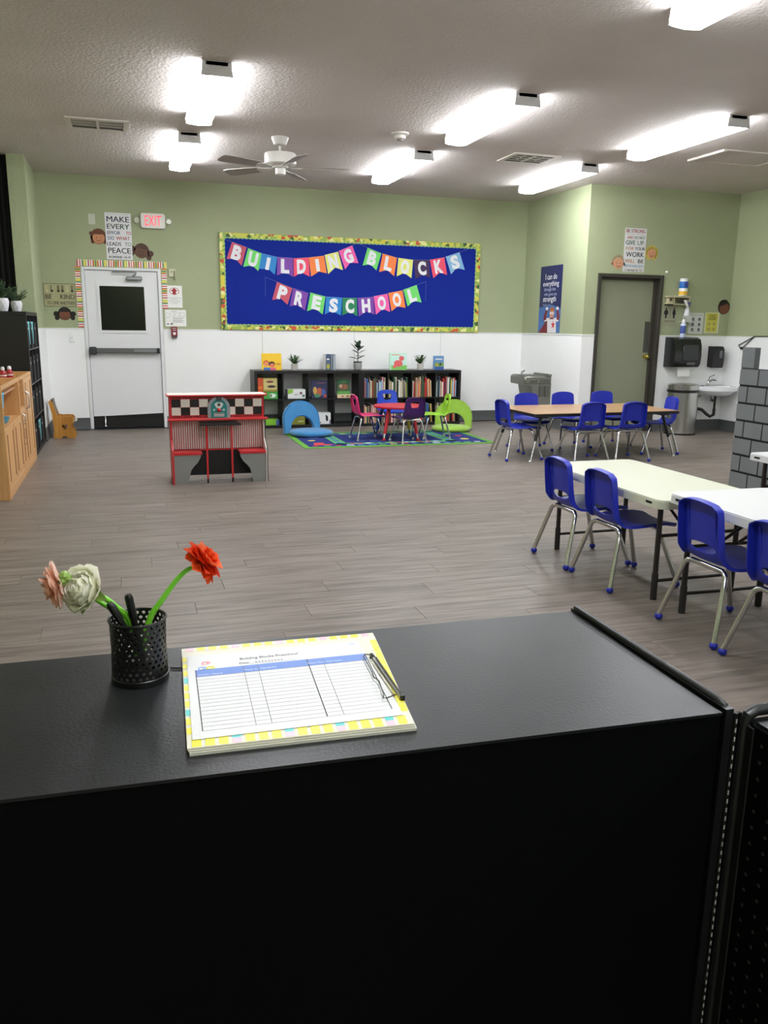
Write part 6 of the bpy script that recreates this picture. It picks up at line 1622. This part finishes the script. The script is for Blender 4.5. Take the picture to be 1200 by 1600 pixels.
def sepals(t, q, hd, n, L_, w_, tilt, m_, off=-.006, seed=0):
    r_ = random.Random(seed)
    pr = leaf_mesh(L_, w_, .2, m_, 'green_sepal')
    for k in range(n):
        a = 2*pi*k/n+r_.uniform(-.3, .3)
        o = pr if k == 0 else bpy.data.objects.new('green_sepal', pr.data)
        if k: COL.objects.link(o)
        o.parent = t; o.location = hd+q @ Vector((0, 0, off)); o.rotation_euler = (q @ Matrix.Rotation(a, 3, 'Z') @ Matrix.Rotation(radians(-tilt), 3, 'Y')).to_euler()
SEP = mat((128, 160, 72), .5, noise=.1, scale=60)
white = [petal_mat((246, 244, 226)), petal_mat((250, 249, 240)), petal_mat((240, 240, 218))]
peach = [petal_mat((240, 190, 168)), petal_mat((246, 212, 196)), petal_mat((234, 176, 152))]
orange = [petal_mat((222, 66, 22)), petal_mat((238, 88, 36)), petal_mat((244, 118, 70))]
Yc = pc.y
def W(x_, z_, dy=0):           # points given at the cup's distance
    return Vector((x_, Yc+dy, z_))
k_ = Yc/1.08
def WX(x_, z_, dy=0):          # measured on the plane y = 1.08, moved out along the line of sight to the cup
    y_ = Yc+dy; s_ = y_/1.08; return Vector((x_*s_, y_, EYE+(z_-EYE)*s_))
s0 = WX(-.002, .935, .008)
t, q, hd = flower('flower_pen', 'white ranunculus flower pen leaning left out of the pen cup', s0, [s0, WX(-.012, .985, .0), WX(-.026, 1.004, -.002), WX(-.040, 1.018, -.004), WX(-.052, 1.026, -.006)], WX(-.0655, 1.033, -.006), (-.72, -.66, .35),
    [(4, .016, 6, .004, .003), (6, .019, 12, .001, .006), (7, .022, 20, -.003, .009), (8, .024, 30, -.007, .011), (9, .026, 42, -.010, .012), (9, .027, 58, -.012, .011), (7, .028, 76, -.013, .009)], white, 2, .0046, cup_=-.42, pw=.62)
sepals(t, q, hd, 4, .034, .007, 12, SEP, -.010, 1)
s0 = WX(-.006, .935, -.004)
t, q, hd = flower('flower_pen', 'peach flower pen behind the white one, leaning far left out of the cup', s0, [s0, WX(-.018, .985, .010), WX(-.045, 1.012, .012), WX(-.075, 1.036, .012), WX(-.092, 1.044, .012)], WX(-.096, 1.041, .010), (-.92, -.25, -.12),
    [(4, .014, 4, .004, .002), (6, .018, 20, .002, .003), (8, .023, 38, .0, .004), (9, .028, 60, -.003, .005), (9, .030, 78, -.005, .005)], peach, 5, .0036, cup_=-.1, pw=.42)
MB().ball(tuple(WX(-.0885, 1.053, -.002)), .007, n=8).ball(tuple(WX(-.084, 1.049, -.004)), .006, n=8).ball(tuple(WX(-.091, 1.046, -.004)), .006, n=8).build('green_bud', SEP, t)
s0 = WX(.0, .935, .004)
t, q, hd = flower('flower_pen', 'orange flower pen leaning right out of the pen cup', s0, [s0, WX(.013, .985, .0), WX(.030, 1.010, 0), WX(.048, 1.034, 0), WX(.064, 1.049, 0), WX(.078, 1.053, 0)], WX(.0865, 1.060, .0), (.70, -.1, .55),
    [(5, .012, 4, .004, .002), (8, .018, 28, .002, .004), (10, .023, 52, .0, .005), (12, .027, 76, -.003, .005), (10, .027, 98, -.005, .004)], orange, 9, .0044, cup_=.12, pw=.46)
sepals(t, q, hd, 5, .018, .005, -5, mat((196, 170, 70), .5), -.004, 3)
# black pens
def pen(label, p0, p1, cap):
    t = thing('black_pen', label, 'pen', tuple(p0)); d = (p1-p0).normalized(); L_ = (p1-p0).length
    MB().tube([p0, p0+d*L_*.72], .0042, n=10).build('barrel', BLKG, t)
    MB().tube([p0+d*L_*.70, p1-d*.004, p1], [.0052, .0056, .0040], n=12).build('cap', BLKG, t)
    sd = d.cross(Vector((0, 1, 0))).normalized()
    MB().tube([p1-d*.004-Y*.006, p1-d*.030-Y*.0075], .0014, n=6).build('clip', BLKG, t)
pen('black pen with rounded top standing upright in the pen cup', WX(.004, .915, -.006), WX(-.0125, 1.0215, -.004), 1)
pen('black pen lying against the left rim of the pen cup, behind the green stem', WX(.004, .93, -.012), WX(-.0365, 1.012, -.016), 0)
pen('black pen behind the green stem, pointing up left in the pen cup', WX(.002, .93, .012), WX(-.030, 1.010, .014), 0)
bpy.context.view_layer.update()
